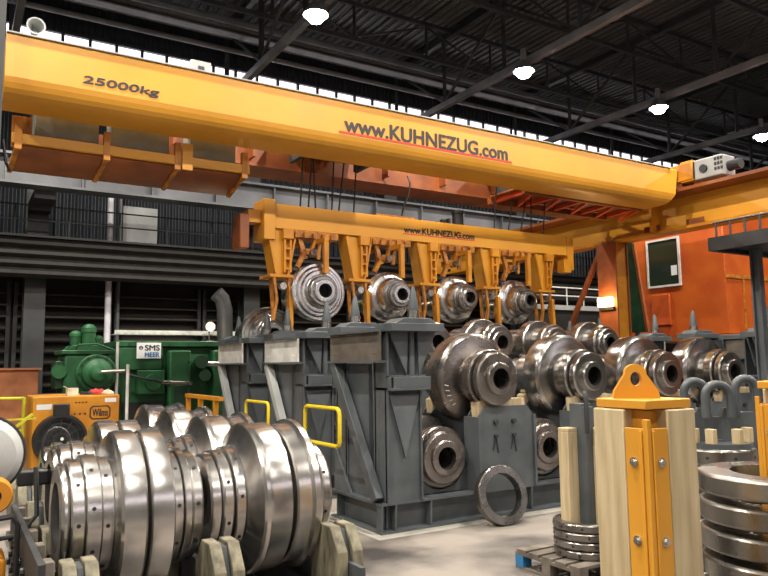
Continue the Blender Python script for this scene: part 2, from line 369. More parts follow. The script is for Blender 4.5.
# things on the girder
t = thing('warning_horn', 'small pale horn on a bracket at the left end of the crane girder', 'horn', (.83, 11.3, 7.0))
MB().box(.79, .87, 11.26, 11.34, 7.0, 7.12).build('bracket', grey_dark, t)
MB().lathe([(11.4, .05), (11.25, .07), (11.08, .13), (11.08, .11), (11.3, .03)], 'y', (.83, 0, 7.2), 24).build('bell', grey_pale, t)
t = thing('junction_box', 'small grey box on top of the crane girder', 'box', (3.35, 11.4, 7.0))
MB().box(3.18, 3.52, 11.3, 11.5, 7.0, 7.3).build('body', grey_pale, t, .01); MB().box(3.3, 3.4, 11.28, 11.3, 7.1, 7.2).build('cover', grey_dark, t)
# rear girder and walkway underside
t = thing('crane_girder', 'rear girder of the overhead crane, its brown underside seen behind the lettered one', 'crane girder', (.5, 13.4, 6.25))
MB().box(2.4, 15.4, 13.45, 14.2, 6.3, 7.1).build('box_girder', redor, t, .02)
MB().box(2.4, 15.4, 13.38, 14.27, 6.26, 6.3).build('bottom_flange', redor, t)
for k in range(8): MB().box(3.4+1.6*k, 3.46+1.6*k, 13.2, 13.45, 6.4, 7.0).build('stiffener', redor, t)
# walkway under lattice at right end
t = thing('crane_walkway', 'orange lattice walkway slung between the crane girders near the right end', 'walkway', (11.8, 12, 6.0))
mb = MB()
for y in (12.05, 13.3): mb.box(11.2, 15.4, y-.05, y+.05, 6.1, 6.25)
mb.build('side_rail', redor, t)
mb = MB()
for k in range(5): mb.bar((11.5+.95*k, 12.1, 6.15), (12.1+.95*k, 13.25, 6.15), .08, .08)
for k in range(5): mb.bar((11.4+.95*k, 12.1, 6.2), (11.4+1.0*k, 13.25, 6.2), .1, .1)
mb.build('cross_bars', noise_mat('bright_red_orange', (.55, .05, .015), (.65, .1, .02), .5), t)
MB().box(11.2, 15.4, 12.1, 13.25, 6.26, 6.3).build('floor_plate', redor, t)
t = thing('end_truck', 'yellow end truck tying the two crane girders above the runway rail', 'end truck', (15.9, 10.6, 6.6))
MB().box(15.47, 16.1, 10.6, 14.6, 6.66, 7.1).build('body', yellow_d, t, .02)
for y in (10.95, 14.3): MB().cyl((15.75, y, 6.74), (15.95, y, 6.74), .17, 24).build('wheel', steel_dull, t)
t = thing('travel_motor', 'pale grey travel drive with black louvres at the right end of the crane girder', 'motor', (15.85, 10.2, 6.55))
MB().box(15.55, 16.1, 9.85, 10.6, 6.62, 7.12).build('gear_case', grey_pale, t, .03)
mb = MB()
for i in range(3):
    for j in range(3): mb.box(15.53, 15.55, 10.02-.08*i-.03, 10.04-.08*i, 6.75+.12*j, 6.82+.12*j)
mb.build('louvre', black, t)
MB().cyl((15.5, 10.33, 6.86), (15.56, 10.33, 6.86), .1, 24).build('cover', grey_dark, t)
MB().cyl((15.85, 9.85, 6.85), (15.85, 9.55, 6.85), .13, 24).build('motor', black, t)
MB().box(15.5, 16.1, 10.6, 10.95, 6.62, 7.15).build('bracket', yellow_d, t, .02)
for i in range(2):
    for j in range(2): MB().box(15.48, 15.5, 10.66+.13*i, 10.74+.13*i, 6.75+.15*j, 6.84+.15*j).build('slot', black, t)
# runway beam along Y at x=16
t = thing('runway_beam', 'long yellow runway beam with a wide top flange carrying the crane end', 'runway beam', (16.2, 2, 5.55))
MB().box(16.12, 16.28, 1, 21.5, 5.62, 6.42).build('web', yellow, t)
MB().box(15.46, 16.6, 1, 21.5, 6.42, 6.5).build('top_flange', redor, t)  # darker colour than the web: brown underside shade painted onto the flange
MB().box(15.9, 16.45, 1, 21.5, 5.54, 5.62).build('bottom_flange', yellow_d, t)
MB().box(15.8, 15.9, 1, 21.5, 6.5, 6.58).build('rail', steel_dull, t)
for k in range(5): MB().box(15.8, 16.12, 2.2+4.95*k, 2.28+4.95*k, 5.62, 6.42).build('stiffener', yellow_d, t)
mb = MB(); mb.box(15.98, 16.0, 12.0, 12.5, 5.62, 5.8).box(15.98, 16.0, 10.7, 11.2, 5.62, 5.78); mb.build('splice_plate', redor, t)
# column
def crane_column(y, lab):
    t = thing('crane_column', lab, 'column', (16.1, y, 0))
    MB().box(15.85, 15.9, y-.33, y+.33, 0, 5.54).box(16.35, 16.4, y-.33, y+.33, 0, 5.54).build('flange', redor, t)
    MB().box(15.9, 16.35, y-.28, y-.20, 0, 5.54).build('web', yellow_d, t)
    MB().box(15.7, 16.5, y-.45, y+.45, 0, .04).build('base_plate', grey, t)
    return t
crane_column(13.75, 'orange steel column under the runway beam with a glowing wall lamp')
crane_column(4.2, 'orange steel column under the runway beam outside the right edge of the view')
mb = MB().bar((16.1, 14.1, 5.5), (16.1, 15.6, 3.0), .12, .12, (1, 0, 0)); tag(mb.build('diagonal_brace', redor), 'thin orange brace slanting away left from the glowing column', 'brace')
t = thing('column_lamp', 'wall lamp glowing orange on the runway column', 'wall lamp', (15.8, 13.75, 3.6))
MB().box(15.76, 15.85, 13.5, 14.0, 3.62, 3.7).build('bracket', black, t)
MB().box(15.66, 15.84, 13.52, 13.98, 3.72, 3.98).build('glass', warmglow, t, .03)
light('column_lamp_light', (15.3, 13.7, 3.9), 60, .12, (1, .6, .25), 'POINT')
# green gusset panel behind the column
t = thing('green_screen', 'dark green tapering panel between the column and the orange cab', 'panel', (17.2, 13.9, 3))
MB().prism([(14.15, 5.7), (13.75, 5.7), (13.40, 3.0), (14.15, 3.0)], 'x', 17.0, 17.06).build('panel', green_d, t)
MB().bar((17.03, 13.72, 5.6), (17.03, 13.37, 3.0), .08, .08, (1, 0, 0)).build('edge_bar', redor, t)
MB().box(17.0, 17.1, 13.7, 13.8, 0, 3.0).build('post', grey_dark, t)

# trolley mechanisms and ropes
for x, lab in [(6.5, 'dark hoist trolley gear between the crane girders, over the left end of the lifting beam'), (12.0, 'dark hoist trolley gear between the crane girders, over the right end of the lifting beam')]:
    t = thing('hoist_trolley', lab, 'hoist', (x, 12.7, 6.3))
    MB().box(x-.9, x+.9, 11.95, 13.4, 6.9, 7.05).build('frame', grey_dark, t)
    MB().cyl((x-.7, 12.7, 6.6), (x+.7, 12.7, 6.6), .22, 24).build('rope_drum', black, t)
    for s in (-1, 1): MB().box(x+.75*s-.05, x+.75*s+.05, 12.4, 13.0, 6.3, 6.9).build('cheek_plate', grey_dark, t)
    MB().box(x-.3, x+.3, 12.0, 12.35, 6.45, 6.8).build('gearbox', yellow_d, t, .02)
ropes = [(5.9, 5.9), (6.08, 6.1), (6.25, 6.12), (6.62, 6.6), (6.78, 6.85), (7.14, 7.14), (11.0, 11.0), (11.45, 11.55), (11.85, 11.98), (12.2, 12.1), (12.6, 12.6)]
for i, (a, b2) in enumerate(ropes):
    tag(MB().cyl((a, 12.9, 5.35), (b2, 12.75, 6.5), .018, 6).build('wire_rope', black),
        'thin wire rope, %s of the ropes over the %s end of the yellow lifting beam' % (['leftmost', 'second', 'third', 'fourth', 'fifth', 'rightmost'][i] if i < 6 else ['leftmost', 'second', 'third', 'fourth', 'rightmost'][i-6], 'left' if i < 6 else 'right'), 'rope', 'hoist ropes of the %s end' % ('left' if i < 6 else 'right'))
tag(MB().tube([(8.35, 12.9, 5.4), (8.4, 12.9, 5.62), (8.55, 12.9, 5.95), (8.6, 12.9, 6.2), (8.6, 13, 6.4)], .022, 6).build('power_cable', black), 'curving black cable dropping to the middle of the lifting beam', 'cable')

# cabinets platform under the left end
t = thing('cabinet_platform', 'yellow and brown hanging platform with grey cabinets under the left of the crane', 'platform', (.6, 12, 5.3))
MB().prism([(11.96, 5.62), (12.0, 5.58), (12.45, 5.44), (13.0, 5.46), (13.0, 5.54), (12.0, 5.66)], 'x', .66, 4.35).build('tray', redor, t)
MB().box(.62, 4.45, 11.9, 12.0, 5.64, 5.80).build('edge_beam', yellow, t, .01)
for x in (.66, 1.95, 3.1, 4.3):
    MB().box(x, x+.1, 11.885, 11.985, 5.55, 6.02).build('hanger', yellow_d, t)
    MB().bar((x+.05, 11.93, 5.6), (x-.02, 12.6, 5.36), .07, .07).build('strut', amber, t)
MB().box(3.215, 3.39, 11.84, 11.884, 5.55, 6.01).build('gusset_plate', yellow, t)
MB().box(.62, .9, 12.0, 12.06, 5.6, 6.1).build('end_frame', amber, t)
for x0, x1 in ((.95, 1.9), (2.1, 3.05), (3.42, 4.25)): MB().box(x0, x1, 12.1, 12.6, 5.7, 6.4).build('cabinet', noise_mat('cabinet_grey', (.20, .21, .17), (.27, .28, .23), .5), t, .01)
tag(MB().box(1.0, 4.4, 12.65, 13.2, 5.57, 6.2).build('cable_duct', redor), 'brown duct behind the grey cabinets of the hanging platform', 'duct')

# ------------------------------------------------------------------ lifting beam
Y0, Y1 = 12.7, 13.15
t = thing('lifting_beam', 'long yellow lifting beam hanging on ropes, lettered, with gripper legs below', 'lifting beam', (5, 12.9, 3))
MB().box(5.2, 13.35, Y0, Y1, 4.86, 5.35).build('beam', yellow, t, .01)
MB().box(5.02, 5.26, Y0-.06, Y1+.06, 4.62, 5.42).build('end_block', yellow, t, .015)
MB().box(4.75, 5.02, Y0+.08, Y1-.08, 4.95, 5.2).build('stub', yellow_d, t, .01)
MB().box(4.56, 4.75, Y0, Y1, 4.42, 5.1).build('end_bumper', redor, t, .02)
MB().box(13.2, 13.42, Y0-.03, Y1+.03, 4.5, 5.34).build('end_block', yellow_d, t, .015)
MB().box(13.05, 13.3, Y0-.05, Y0+.2, 4.42, 4.75).build('bracket', yellow_d, t, .01)
text('web_lettering', 'www.KUHNEZUG.com', 8.28, 10.22, Y0-.002, 5.03, 5.17, inkm, t, .05)
MB().box(8.26, 10.24, Y0-.006, Y0, 4.995, 5.015).build('underline', red, t)
for x in (7.7, 9.7, 11.6): MB().box(x, x+.5, Y0-.02, Y1+.02, 4.83, 4.86).build('pad_plate', amber, t)
MB().box(7.6, 8.6, Y0+.05, Y1-.05, 5.35, 5.40).build('cover_plate', amber, t)
ARMX = [5.45, 7.18, 8.95, 10.72, 12.45]
for x in ARMX:                                   # tapering legs with ladder fronts
    p = MB(); p.prism([(x-.34, 4.86), (x+.30, 4.86), (x+.1, 3.95), (x-.16, 3.95)], 'y', Y0+.06, Y1-.06)
    leg = p.build('gripper_leg', yellow, t, .006)
    MB().prism([(x-.34, 4.8), (x-.30, 4.86), (x-.14, 3.95), (x-.17, 3.95)], 'y', Y0-.02, Y0+.06).prism([(x+.3, 4.86), (x+.26, 4.86), (x+.08, 3.95), (x+.12, 3.95)], 'y', Y0-.02, Y0+.06).build('edge_rib', yellow_d, leg)
    mb = MB(); mb.box(x+.0, x+.04, Y0-.04, Y0+.02, 4.0, 4.7).box(x+.12, x+.16, Y0-.04, Y0+.02, 4.0, 4.7)
    for j in range(4): mb.box(x+.04, x+.12, Y0-.04, Y0+.02, 4.05+.2*j, 4.09+.2*j)
    mb.build('guide_slot', yellow_d, leg)
    MB().box(x-.03, x+.19, Y0-.08, Y0+.02, 4.66, 4.86).build('cable_chain_box', yellow_d, leg, .008)
    MB().box(x-.3, x+.24, Y0-.05, Y1+.05, 3.89, 3.95).build('foot_plate', yellow_d, leg, .006)
    # linkage cluster below the foot plate
    mb = MB()
    for sx in (-.2, .12): mb.bar((x+sx, Y0, 3.9), (x+sx*.7, Y0, 3.45), .05, .06, (0, 1, 0)); mb.bar((x+sx*.7, Y0, 3.45), (x+sx*1.1, Y0, 3.05), .05, .07, (0, 1, 0))
    mb.bar((x-.16, Y0+.25, 3.9), (x-.1, Y0+.25, 3.1), .06, .06, (0, 1, 0))
    mb.build('linkage', amber, leg)
    mb = MB().cyl((x-.02, Y0-.06, 3.72), (x-.02, Y0+.06, 3.72), .07, 16).cyl((x+.1, Y0-.06, 3.5), (x+.1, Y0+.06, 3.5), .05, 16)
    mb.build('pivot', chrome, leg)
    MB().prism([(x+.07, 3.72), (x+.14, 3.72), (x+.17, 2.97), (x+.13, 2.85), (x+.09, 2.92)], 'y', Y0-.12, Y0-.02).build('hook_finger', yellow_d, leg, .008)
HX = [6.12, 7.90, 9.68, 11.45]
for x in HX:                                      # gripper above each roll
    g = MB().box(x-.55, x+.55, Y0, Y1, 4.72, 4.86)
    for j in range(5): g.box(x-.45+.2*j, x-.38+.2*j, Y0-.08, Y0, 4.7, 4.82)
    g = g.build('gripper_frame', amber, t, .006)
    mb = MB()
    mb.bar((x-.3, Y0+.1, 4.75), (x-.18, Y0+.05, 4.3), .09, .08, (0, 1, 0)).bar((x-.18, Y0+.05, 4.45), (x-.36, Y0+.05, 4.12), .08, .1, (0, 1, 0))
    mb.bar((x+.02, Y0, 4.72), (x-.1, Y0, 4.35), .06, .08, (0, 1, 0)).bar((x+.12, Y0, 4.7), (x+.08, Y0, 4.3), .07, .06, (0, 1, 0))
    mb.box(x-.2, x+.12, Y0-.02, Y0+.3, 4.38, 4.5)
    mb.build('gripper_link', amber, g)
    MB().cyl((x-.06, Y0-.1, 4.42), (x-.06, Y0+.3, 4.42), .07, 16).build('pivot_pin', steel_dull, g)
    MB().box(x+.02, x+.12, 12.28, 12.38, 3.97, 4.60).box(x+.02, x+.12, 12.28, Y0+.05, 4.60, 4.69).build('finger', yellow_d, g, .01)
    MB().box(x-.24, x-.12, 13.6, 13.7, 3.92, 4.60).box(x-.24, x-.12, Y1-.05, 13.7, 4.60, 4.69).build('rear_finger', yellow_d, g, .01)
t = thing('beam_motor', 'black motor standing on the middle of the yellow lifting beam', 'motor', (9.9, 12.9, 5.3))
MB().cyl((9.95, 12.95, 5.33), (9.95, 12.95, 5.66), .13, 24).build('housing', black, t)
MB().cyl((9.95, 12.95, 5.66), (9.95, 12.95, 5.72), .15, 24).build('fan_cover', black, t)
MB().box(9.2, 10.3, 12.8, 13.05, 5.35, 5.38).box(9.4, 9.5, 12.8, 12.9, 5.34, 5.45).box(9.6, 9.66, 12.85, 12.95, 5.34, 5.5).build('base', grey_dark, t)

# ------------------------------------------------------------------ rolls, axis along Y
def roll_y(kind, mat, mat2=None):
    """parts of a roll whose near end face sits at the origin, axis along +Y"""
    t = thing('section_mill_roll', '', 'mill roll'); mat2 = mat2 or mat
    if kind == 'front':
        MB().ring(0, .12, .235, .15, c=.02).build('end_ring', mat, t)
        MB().ring(.07, .20, .385, .15, c=.025).build('stepped_collar', mat, t)
        MB().ring(.22, .40, .43, .15, c=.02).ring(.41, .56, .36, .15, c=.01).build('sleeve', mat2, t)
        MB().lathe([(.54, .15), (.54, .40), (.57, .48), (.58, .62), (.60, .65), (.63, .675), (.70, .68), (.86, .67), (.94, .66), (.96, .15)], seg=72).build('flange', mat2, t)
        MB().ring(.96, 1.2, .42, .15, c=.02).ring(1.2, 1.5, .36, .15, c=.02).build('rear_sleeve', mat2, t)
        MB().lathe([(.5, .001), (.5, .152), (1.48, .152), (1.48, .001)], seg=32, closed=False).build('bore', dark, t)  # near-black plug gives the bore its inner shade
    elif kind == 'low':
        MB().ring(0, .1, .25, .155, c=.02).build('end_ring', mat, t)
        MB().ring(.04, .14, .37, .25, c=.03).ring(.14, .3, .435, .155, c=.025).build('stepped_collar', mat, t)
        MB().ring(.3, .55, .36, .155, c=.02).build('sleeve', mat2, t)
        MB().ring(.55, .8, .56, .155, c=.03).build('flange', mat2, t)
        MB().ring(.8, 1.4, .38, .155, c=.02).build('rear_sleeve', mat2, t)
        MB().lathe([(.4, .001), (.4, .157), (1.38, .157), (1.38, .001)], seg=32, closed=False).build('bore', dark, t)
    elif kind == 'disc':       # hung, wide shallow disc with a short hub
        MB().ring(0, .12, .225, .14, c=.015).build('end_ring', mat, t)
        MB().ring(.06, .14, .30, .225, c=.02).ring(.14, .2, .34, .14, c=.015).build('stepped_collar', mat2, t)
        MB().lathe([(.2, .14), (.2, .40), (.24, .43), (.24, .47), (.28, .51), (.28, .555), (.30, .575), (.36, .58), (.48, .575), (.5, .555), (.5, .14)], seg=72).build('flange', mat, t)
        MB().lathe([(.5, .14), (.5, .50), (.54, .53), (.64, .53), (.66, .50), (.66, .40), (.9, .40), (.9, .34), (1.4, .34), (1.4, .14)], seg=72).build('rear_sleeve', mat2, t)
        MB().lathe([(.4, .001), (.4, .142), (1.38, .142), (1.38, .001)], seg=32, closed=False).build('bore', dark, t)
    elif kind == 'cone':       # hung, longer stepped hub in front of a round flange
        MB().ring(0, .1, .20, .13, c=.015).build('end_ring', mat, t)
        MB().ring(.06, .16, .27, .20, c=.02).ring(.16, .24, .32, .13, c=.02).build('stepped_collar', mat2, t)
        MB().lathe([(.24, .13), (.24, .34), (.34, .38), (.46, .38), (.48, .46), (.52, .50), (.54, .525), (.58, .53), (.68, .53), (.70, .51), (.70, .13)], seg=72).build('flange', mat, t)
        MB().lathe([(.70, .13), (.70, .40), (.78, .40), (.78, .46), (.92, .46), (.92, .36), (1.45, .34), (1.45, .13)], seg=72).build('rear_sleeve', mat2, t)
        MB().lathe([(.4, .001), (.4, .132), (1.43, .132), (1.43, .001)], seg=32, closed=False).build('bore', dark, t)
    return t
def set_roll(r, loc, label, group): r.location = loc; r['label'] = label; r['group'] = group; return r
front_labels = ['dark steel roll with chalk marks on the first saddle post of the near rack',
                'large steel roll resting on the second grey saddle post of the near rack',
                'large steel roll of the near rack behind the eye of the yellow lifting post',
                'large shiny steel roll at the right end of the near rack, behind the grey hooks']
proto = roll_y('front', steel_dull, steel_dull)
r = set_roll(proto, (6.75, 7.85, 1.96), front_labels[0], 'upper rolls of the near rack')
for k in range(5):                                # chalk strokes on the first big flange
    a = math.radians(188+8*k); rr = .60
    MB().bar((rr*math.cos(a), .574, rr*math.sin(a)), (.53*math.cos(a+.03*(k % 3-1)), .570, .53*math.sin(a+.05)), .010, .012, (0, 1, 0)).build('chalk_mark', white, r)
protoS = roll_y('front', steel, steel)
FX = [6.75, 8.67, 10.57, 12.4]
set_roll(protoS, (FX[1], 7.85, 1.96), front_labels[1], 'upper rolls of the near rack')
for k in (2, 3): dup(protoS, (FX[k], 7.85, 1.96), front_labels[k], 'upper rolls of the near rack')
protoL = roll_y('low', steel_dull, steel_dull)
lowlab = ['brown steel roll low in the near rack beside the front corner post', 'brown steel roll low in the near rack right of the leaning ring',
          'steel roll low in the near rack hidden behind the timber post', 'steel roll low in the near rack at its right end']
set_roll(protoL, (5.96, 8.12, .87), lowlab[0], 'lower rolls of the near rack')
for k in (1, 2, 3): dup(protoL, (5.96+1.96*k, 8.12, .88), lowlab[k], 'lower rolls of the near rack')
protoD = roll_y('disc', steel_bright, steel); protoC = roll_y('cone', steel_bright, steel)
set_roll(protoD, (HX[0], 12.2, 3.62), 'bright flat disc roll hanging first from the left under the lifting beam', 'rolls hanging from the lifting beam')
set_roll(protoC, (HX[1], 12.2, 3.62), 'bright stepped roll hanging second from the left, beside a tall guide cone', 'rolls hanging from the lifting beam')
dup(protoC, (HX[2], 12.2, 3.62), 'bright stepped roll hanging third from the left below the beam lettering', 'rolls hanging from the lifting beam')
dup(protoC, (HX[3], 12.2, 3.62), 'bright stepped roll hanging fourth, nearest the orange runway column', 'rolls hanging from the lifting beam')
# second rack
midlab = ['small steel roll seen between the guide post and the chalked roll', 'small bright steel roll just above the big chalked roll',
          'shiny steel roll behind and above the second big roll', 'steel roll glimpsed right of the rolls behind the second big roll']
protoM = roll_y('low', steel, steel); protoM.scale = (.86, 1, .86)
set_roll(protoM, (7.42, 10.3, 2.57), midlab[0], 'top rolls of the second rack')
for k in (1, 2, 3): dup(protoM, (7.42+1.5*k, 10.3, 2.57), midlab[k], 'top rolls of the second rack')
lab2 = ['steel roll seen side-on through the open left frame of the rack', 'steel roll deep in the second rack behind the first big roll', 'steel roll deep in the second rack behind the second big roll', 'steel roll deep in the second rack behind the lifting eye', 'steel roll deep in the second rack near its right end']
for k in range(5): dup(protoC, (6.25+1.9*k, 10.45, 1.75 if k else 1.95), lab2[k], 'middle rolls of the second rack')
for k in range(4): dup(protoL, (5.9+1.96*k, 10.72, .87), 'dark steel roll in the bottom tier of the second rack, %s from the left' % ['first', 'second', 'third', 'fourth'][k], 'bottom rolls of the second rack')
big = dup(protoD, (5.5, 13.25, 2.80), 'wide pale disc roll lying on the third rack behind the guide cones', 'rolls of the third rack')
for k in range(4): dup(protoC, (7.3+1.9*k, 13.3, 2.1), 'steel roll in the upper tier of the third rack, %s from the left' % ['first', 'second', 'third', 'fourth'][k], 'upper rolls of the third rack')

# ------------------------------------------------------------------ storage racks
def rack(y, first, label):
    t = thing('roll_rack', label, 'storage rack', (4.8, y, 0), 'grey roll racks')
    X0, X1, D = 4.8, 14.1, 1.42
    # base frame: channel beams with stiffeners
    bf = MB()
    for yy, s in ((y, 1), (y+D, -1)): bf.box(X0, X1, min(yy, yy+s*.2), max(yy, yy+s*.2), .36, .39).box(X0, X1, min(yy, yy+s*.2), max(yy, yy+s*.2), 0, .03).box(X0+.02, X1, min(yy+s*.14, yy+s*.16), max(yy+s*.14, yy+s*.16), .03, .36)
    for xx, s in ((X0, 1), (X1, -1)): bf.box(min(xx, xx+s*.2), max(xx, xx+s*.2), y+.2, y+D-.2, .36, .39).box(min(xx, xx+s*.2), max(xx, xx+s*.2), y+.2, y+D-.2, 0, .03).box(min(xx+s*.14, xx+s*.16), max(xx+s*.14, xx+s*.16), y+.1, y+D-.1, .03, .36)
    bf.build('base_frame', grey, t)
    for x in (X0+.01, X0+.22, X0+.78, X0+2.6, X0+4.4, X0+6.3, X0+8.2):
        MB().prism([(y, .39), (y+.14, .39), (y+.14, .03), (y+.02, .03)], 'x', x, x+.025).build('base_stiffener', grey, t)
    # end posts
    for xe, sx in ((4.9, 1), (14.0, -1)):
        for yy, sy in ((y-.02, 1), (y+D+.02, -1)):
            def bx(m, x0, x1, y0, y1, z0, z1): return m.box(min(xe+sx*x0, xe+sx*x1), max(xe+sx*x0, xe+sx*x1), min(yy+sy*y0, yy+sy*y1), max(yy+sy*y0, yy+sy*y1), z0, z1)
            def pr(m, poly, a, b2): return m.prism([(xe+sx*p[0], p[1]) for p in poly], 'y', yy+sy*a, yy+sy*b2)
            tall = 0 if sy > 0 else .02
            c = MB(); bx(c, 0, .03, 0, .36, .39, 2.62); bx(c, .52, .55, 0, .36, .39, 1.84); bx(c, 0, .55, .03, .06, .39, 1.84); bx(c, 0, .55, .30, .33, .39, 2.6)
            post = c.build('end_post', grey, t)
            c = MB(); pr(c, [(.03, 1.78), (.5, 1.78), (.27, .95)], -.015, .03); c.build('front_gusset', noise_mat('gusset_grey', (.085, .095, .105), (.12, .135, .145), .45) if 'gusset_grey' not in bpy.data.materials else bpy.data.materials['gusset_grey'], post)  # triangular plate in its own, slightly lighter grey
            c = MB(); bx(c, .0, .62, -.12, .3, 1.84, 1.88); bx(c, .0, .62, -.12, -.1, 1.88, 2.02); bx(c, .0, .62, .0, .03, 2.0, 2.04); bx(c, 0, .03, -.12, .0, 1.88, 2.02); c.build('shelf_bracket', grey, post, .005)
            c = MB(); pr(c, [(.03, 2.62), (.33, 2.62), (.30, 2.04)], -.02, .01); pr(c, [(.78, 2.62), (.48, 2.62), (.50, 2.04)], -.02, .01)
            pr(c, [(.03, 2.62), (.78, 2.62), (.55, 2.04), (.05, 2.04)], .10, .13); c.build('upper_gusset', grey, post)
            c = MB(); c.cyl((xe+sx*.40, yy+sy*.02, 2.0), (xe+sx*.40, yy+sy*.02, 2.62), .045, 16); c.build('support_rod', grey, post)
            c = MB(); bx(c, -.04, .80, -.20, .24, 2.62+tall, 2.73+tall)
            c.prism([(xe+sx*.05, 2.73+tall), (xe+sx*.70, 2.73+tall), (xe+sx*.60, 2.80+tall), (xe+sx*.17, 2.80+tall)], 'y', min(yy-sy*.17, yy+sy*.17), max(yy-sy*.17, yy+sy*.17))
            c.build('top_plate', grey, post, .008)
            cx, cy = xe+sx*.38, yy-sy*.08
            MB().cyl((cx, cy, 2.80+tall), (cx, cy, 2.90+tall), .08, 24).build('cone_collar', chrome, post)
            MB().lathe([(2.90+tall, .001), (2.90+tall, .075), (2.94+tall, .075), (3.19+tall, .032), (3.23+tall, .018), (3.23+tall, .001)], 'z', (cx, cy, 0), 24, False).build('guide_cone', grey, post)
    # side beams and diagonal braces
    for xe in (4.8, 14.05):
        bm_ = MB().box(xe, xe+.03, y+.0, y+D, 2.24, 2.62)
        for j in (0, 1):
            for i in (0, 1):
                for q in (0, 1): bm_.cyl((xe-.006, y+.14+1.08*j+.07*q, 2.34+.16*i), (xe+.02, y+.14+1.08*j+.07*q, 2.34+.16*i), .014, 10)
        sb = bm_.build('side_beam', plate_b if first else plate_w, t)  # white plates carry strong reflected light in their colour
        MB().box(xe-.06, xe+.12, y+.0, y+D, 2.62, 2.65).box(xe-.06, xe+.12, y+.0, y+D, 2.21, 2.24).build('beam_flange', grey, sb)
        br = MB().bar((xe+.02, y+D-.12, 2.2), (xe+.02, y+.12, .42), .14, .12, (1, 0, 0)); br.build('diagonal_brace', grey_pale if not first else grey, t, .006)
        MB().box(xe+.12, xe+.18, y+.5, y+1.2, .39, 2.2).build('inner_panel', grey, t)
        MB().prism([(y+D-.02, .39), (y+D-.5, .39), (y+D-.02, 1.0)], 'x', xe+.05, xe+.09).build('corner_plate', grey, t)
    # saddle posts with timber pads
    for k in range(4):
        xc = 6.85+1.92*k
        for yy, s in ((y, 1), (y+D-.0, -1)):
            top = 1.56 if first else (2.2 if k < 4 else 1.6)
            c = MB(); c.prism([(xc-.40, .39), (xc+.60, .39), (xc+.60, top-.12), (xc+.50, top), (xc-.30, top), (xc-.40, top-.12)], 'y', min(yy, yy+s*.03), max(yy, yy+s*.03))
            c.prism([(xc-.40, .39), (xc+.60, .39), (xc+.60, top-.12), (xc+.50, top), (xc-.30, top), (xc-.40, top-.12)], 'y', min(yy+s*.24, yy+s*.27), max(yy+s*.24, yy+s*.27))
            c.box(xc-.45, xc-.40, min(yy-s*.04, yy+s*.3), max(yy-s*.04, yy+s*.3), .39, top-.14).box(xc+.60, xc+.64, min(yy-s*.04, yy+s*.3), max(yy-s*.04, yy+s*.3), .39, top-.14)
            p = c.build('saddle_post', grey, t)
            w = MB().prism([(xc-.36, top-.16), (xc+.54, top-.16), (xc+.50, top+.1), (xc+.24, top+.1), (xc+.08, top+.015), (xc-.22, top+.015), (xc-.30, top+.1), (xc-.38, top+.06)], 'y', min(yy+s*.05, yy+s*.22), max(yy+s*.05, yy+s*.22))
            w.build('timber_pad', wood, p)
            if s > 0:
                for dx in (-.12, .22):
                    MB().cyl((xc+dx, yy-.05, top-.22), (xc+dx, yy, top-.22), .035, 12).build('lashing_eye', grey_dark, p)
                    e = MB().cyl((xc+dx, yy-.05, top-.42), (xc+dx, yy, top-.42), .03, 12)
                    e.bar((xc+dx, yy-.02, top-.42), (xc+dx+.05, yy-.01, top-.66), .012, .012, (0, 1, 0)).bar((xc+dx, yy-.02, top-.42), (xc+dx-.05, yy-.01, top-.62), .012, .012, (0, 1, 0))
                    e.build('lashing_hook', grey_dark, p)
    # cradle plates under the lower rolls
    for k in range(4):
        xc = 5.98+1.96*k; a0 = [(xc-.44, .39), (xc+.42, .39), (xc+.42, .72)]
        arc = [(xc-.02+.445*math.cos(math.radians(a)), .87+.445*math.sin(math.radians(a))) for a in range(-20, -161, -14)]
        arc = [p for p in arc if p[1] < .72]
        for yy in (y+.27, y+1.1): MB().prism(a0+arc+[(xc-.44, .72)], 'y', yy, yy+.04).build('cradle_plate', grey, t)
    return t
r1 = rack(8.0, True, 'nearest grey roll rack, with the brown side plate, facing the open floor')
r2 = rack(10.6, False, 'second grey roll rack, behind the nearest one, with a white side plate')
dup(r2, (4.8, 13.2, 0), 'third grey roll rack in line, below the disc roll and behind the second')
struct(MB().box(4.65, 14.4, 7.8, 9.65, -.01, .004).build('floor_plinth', conc_l))

# loose ring leaning on the base
t = thing('steel_ring', 'large loose steel ring leaning against the base of the near rack', 'ring', (6.6, 7.6, 0))
MB().ring(0, .13, .40, .29, 'y', c=.015).build('ring_body', ringm, t, loc=(0, 0, 0))
t.location = (6.5, 7.58, .40); t.rotation_euler = (math.radians(-14), 0, math.radians(-5))
for ch in t.children: ch.location = (0, 0, 0)

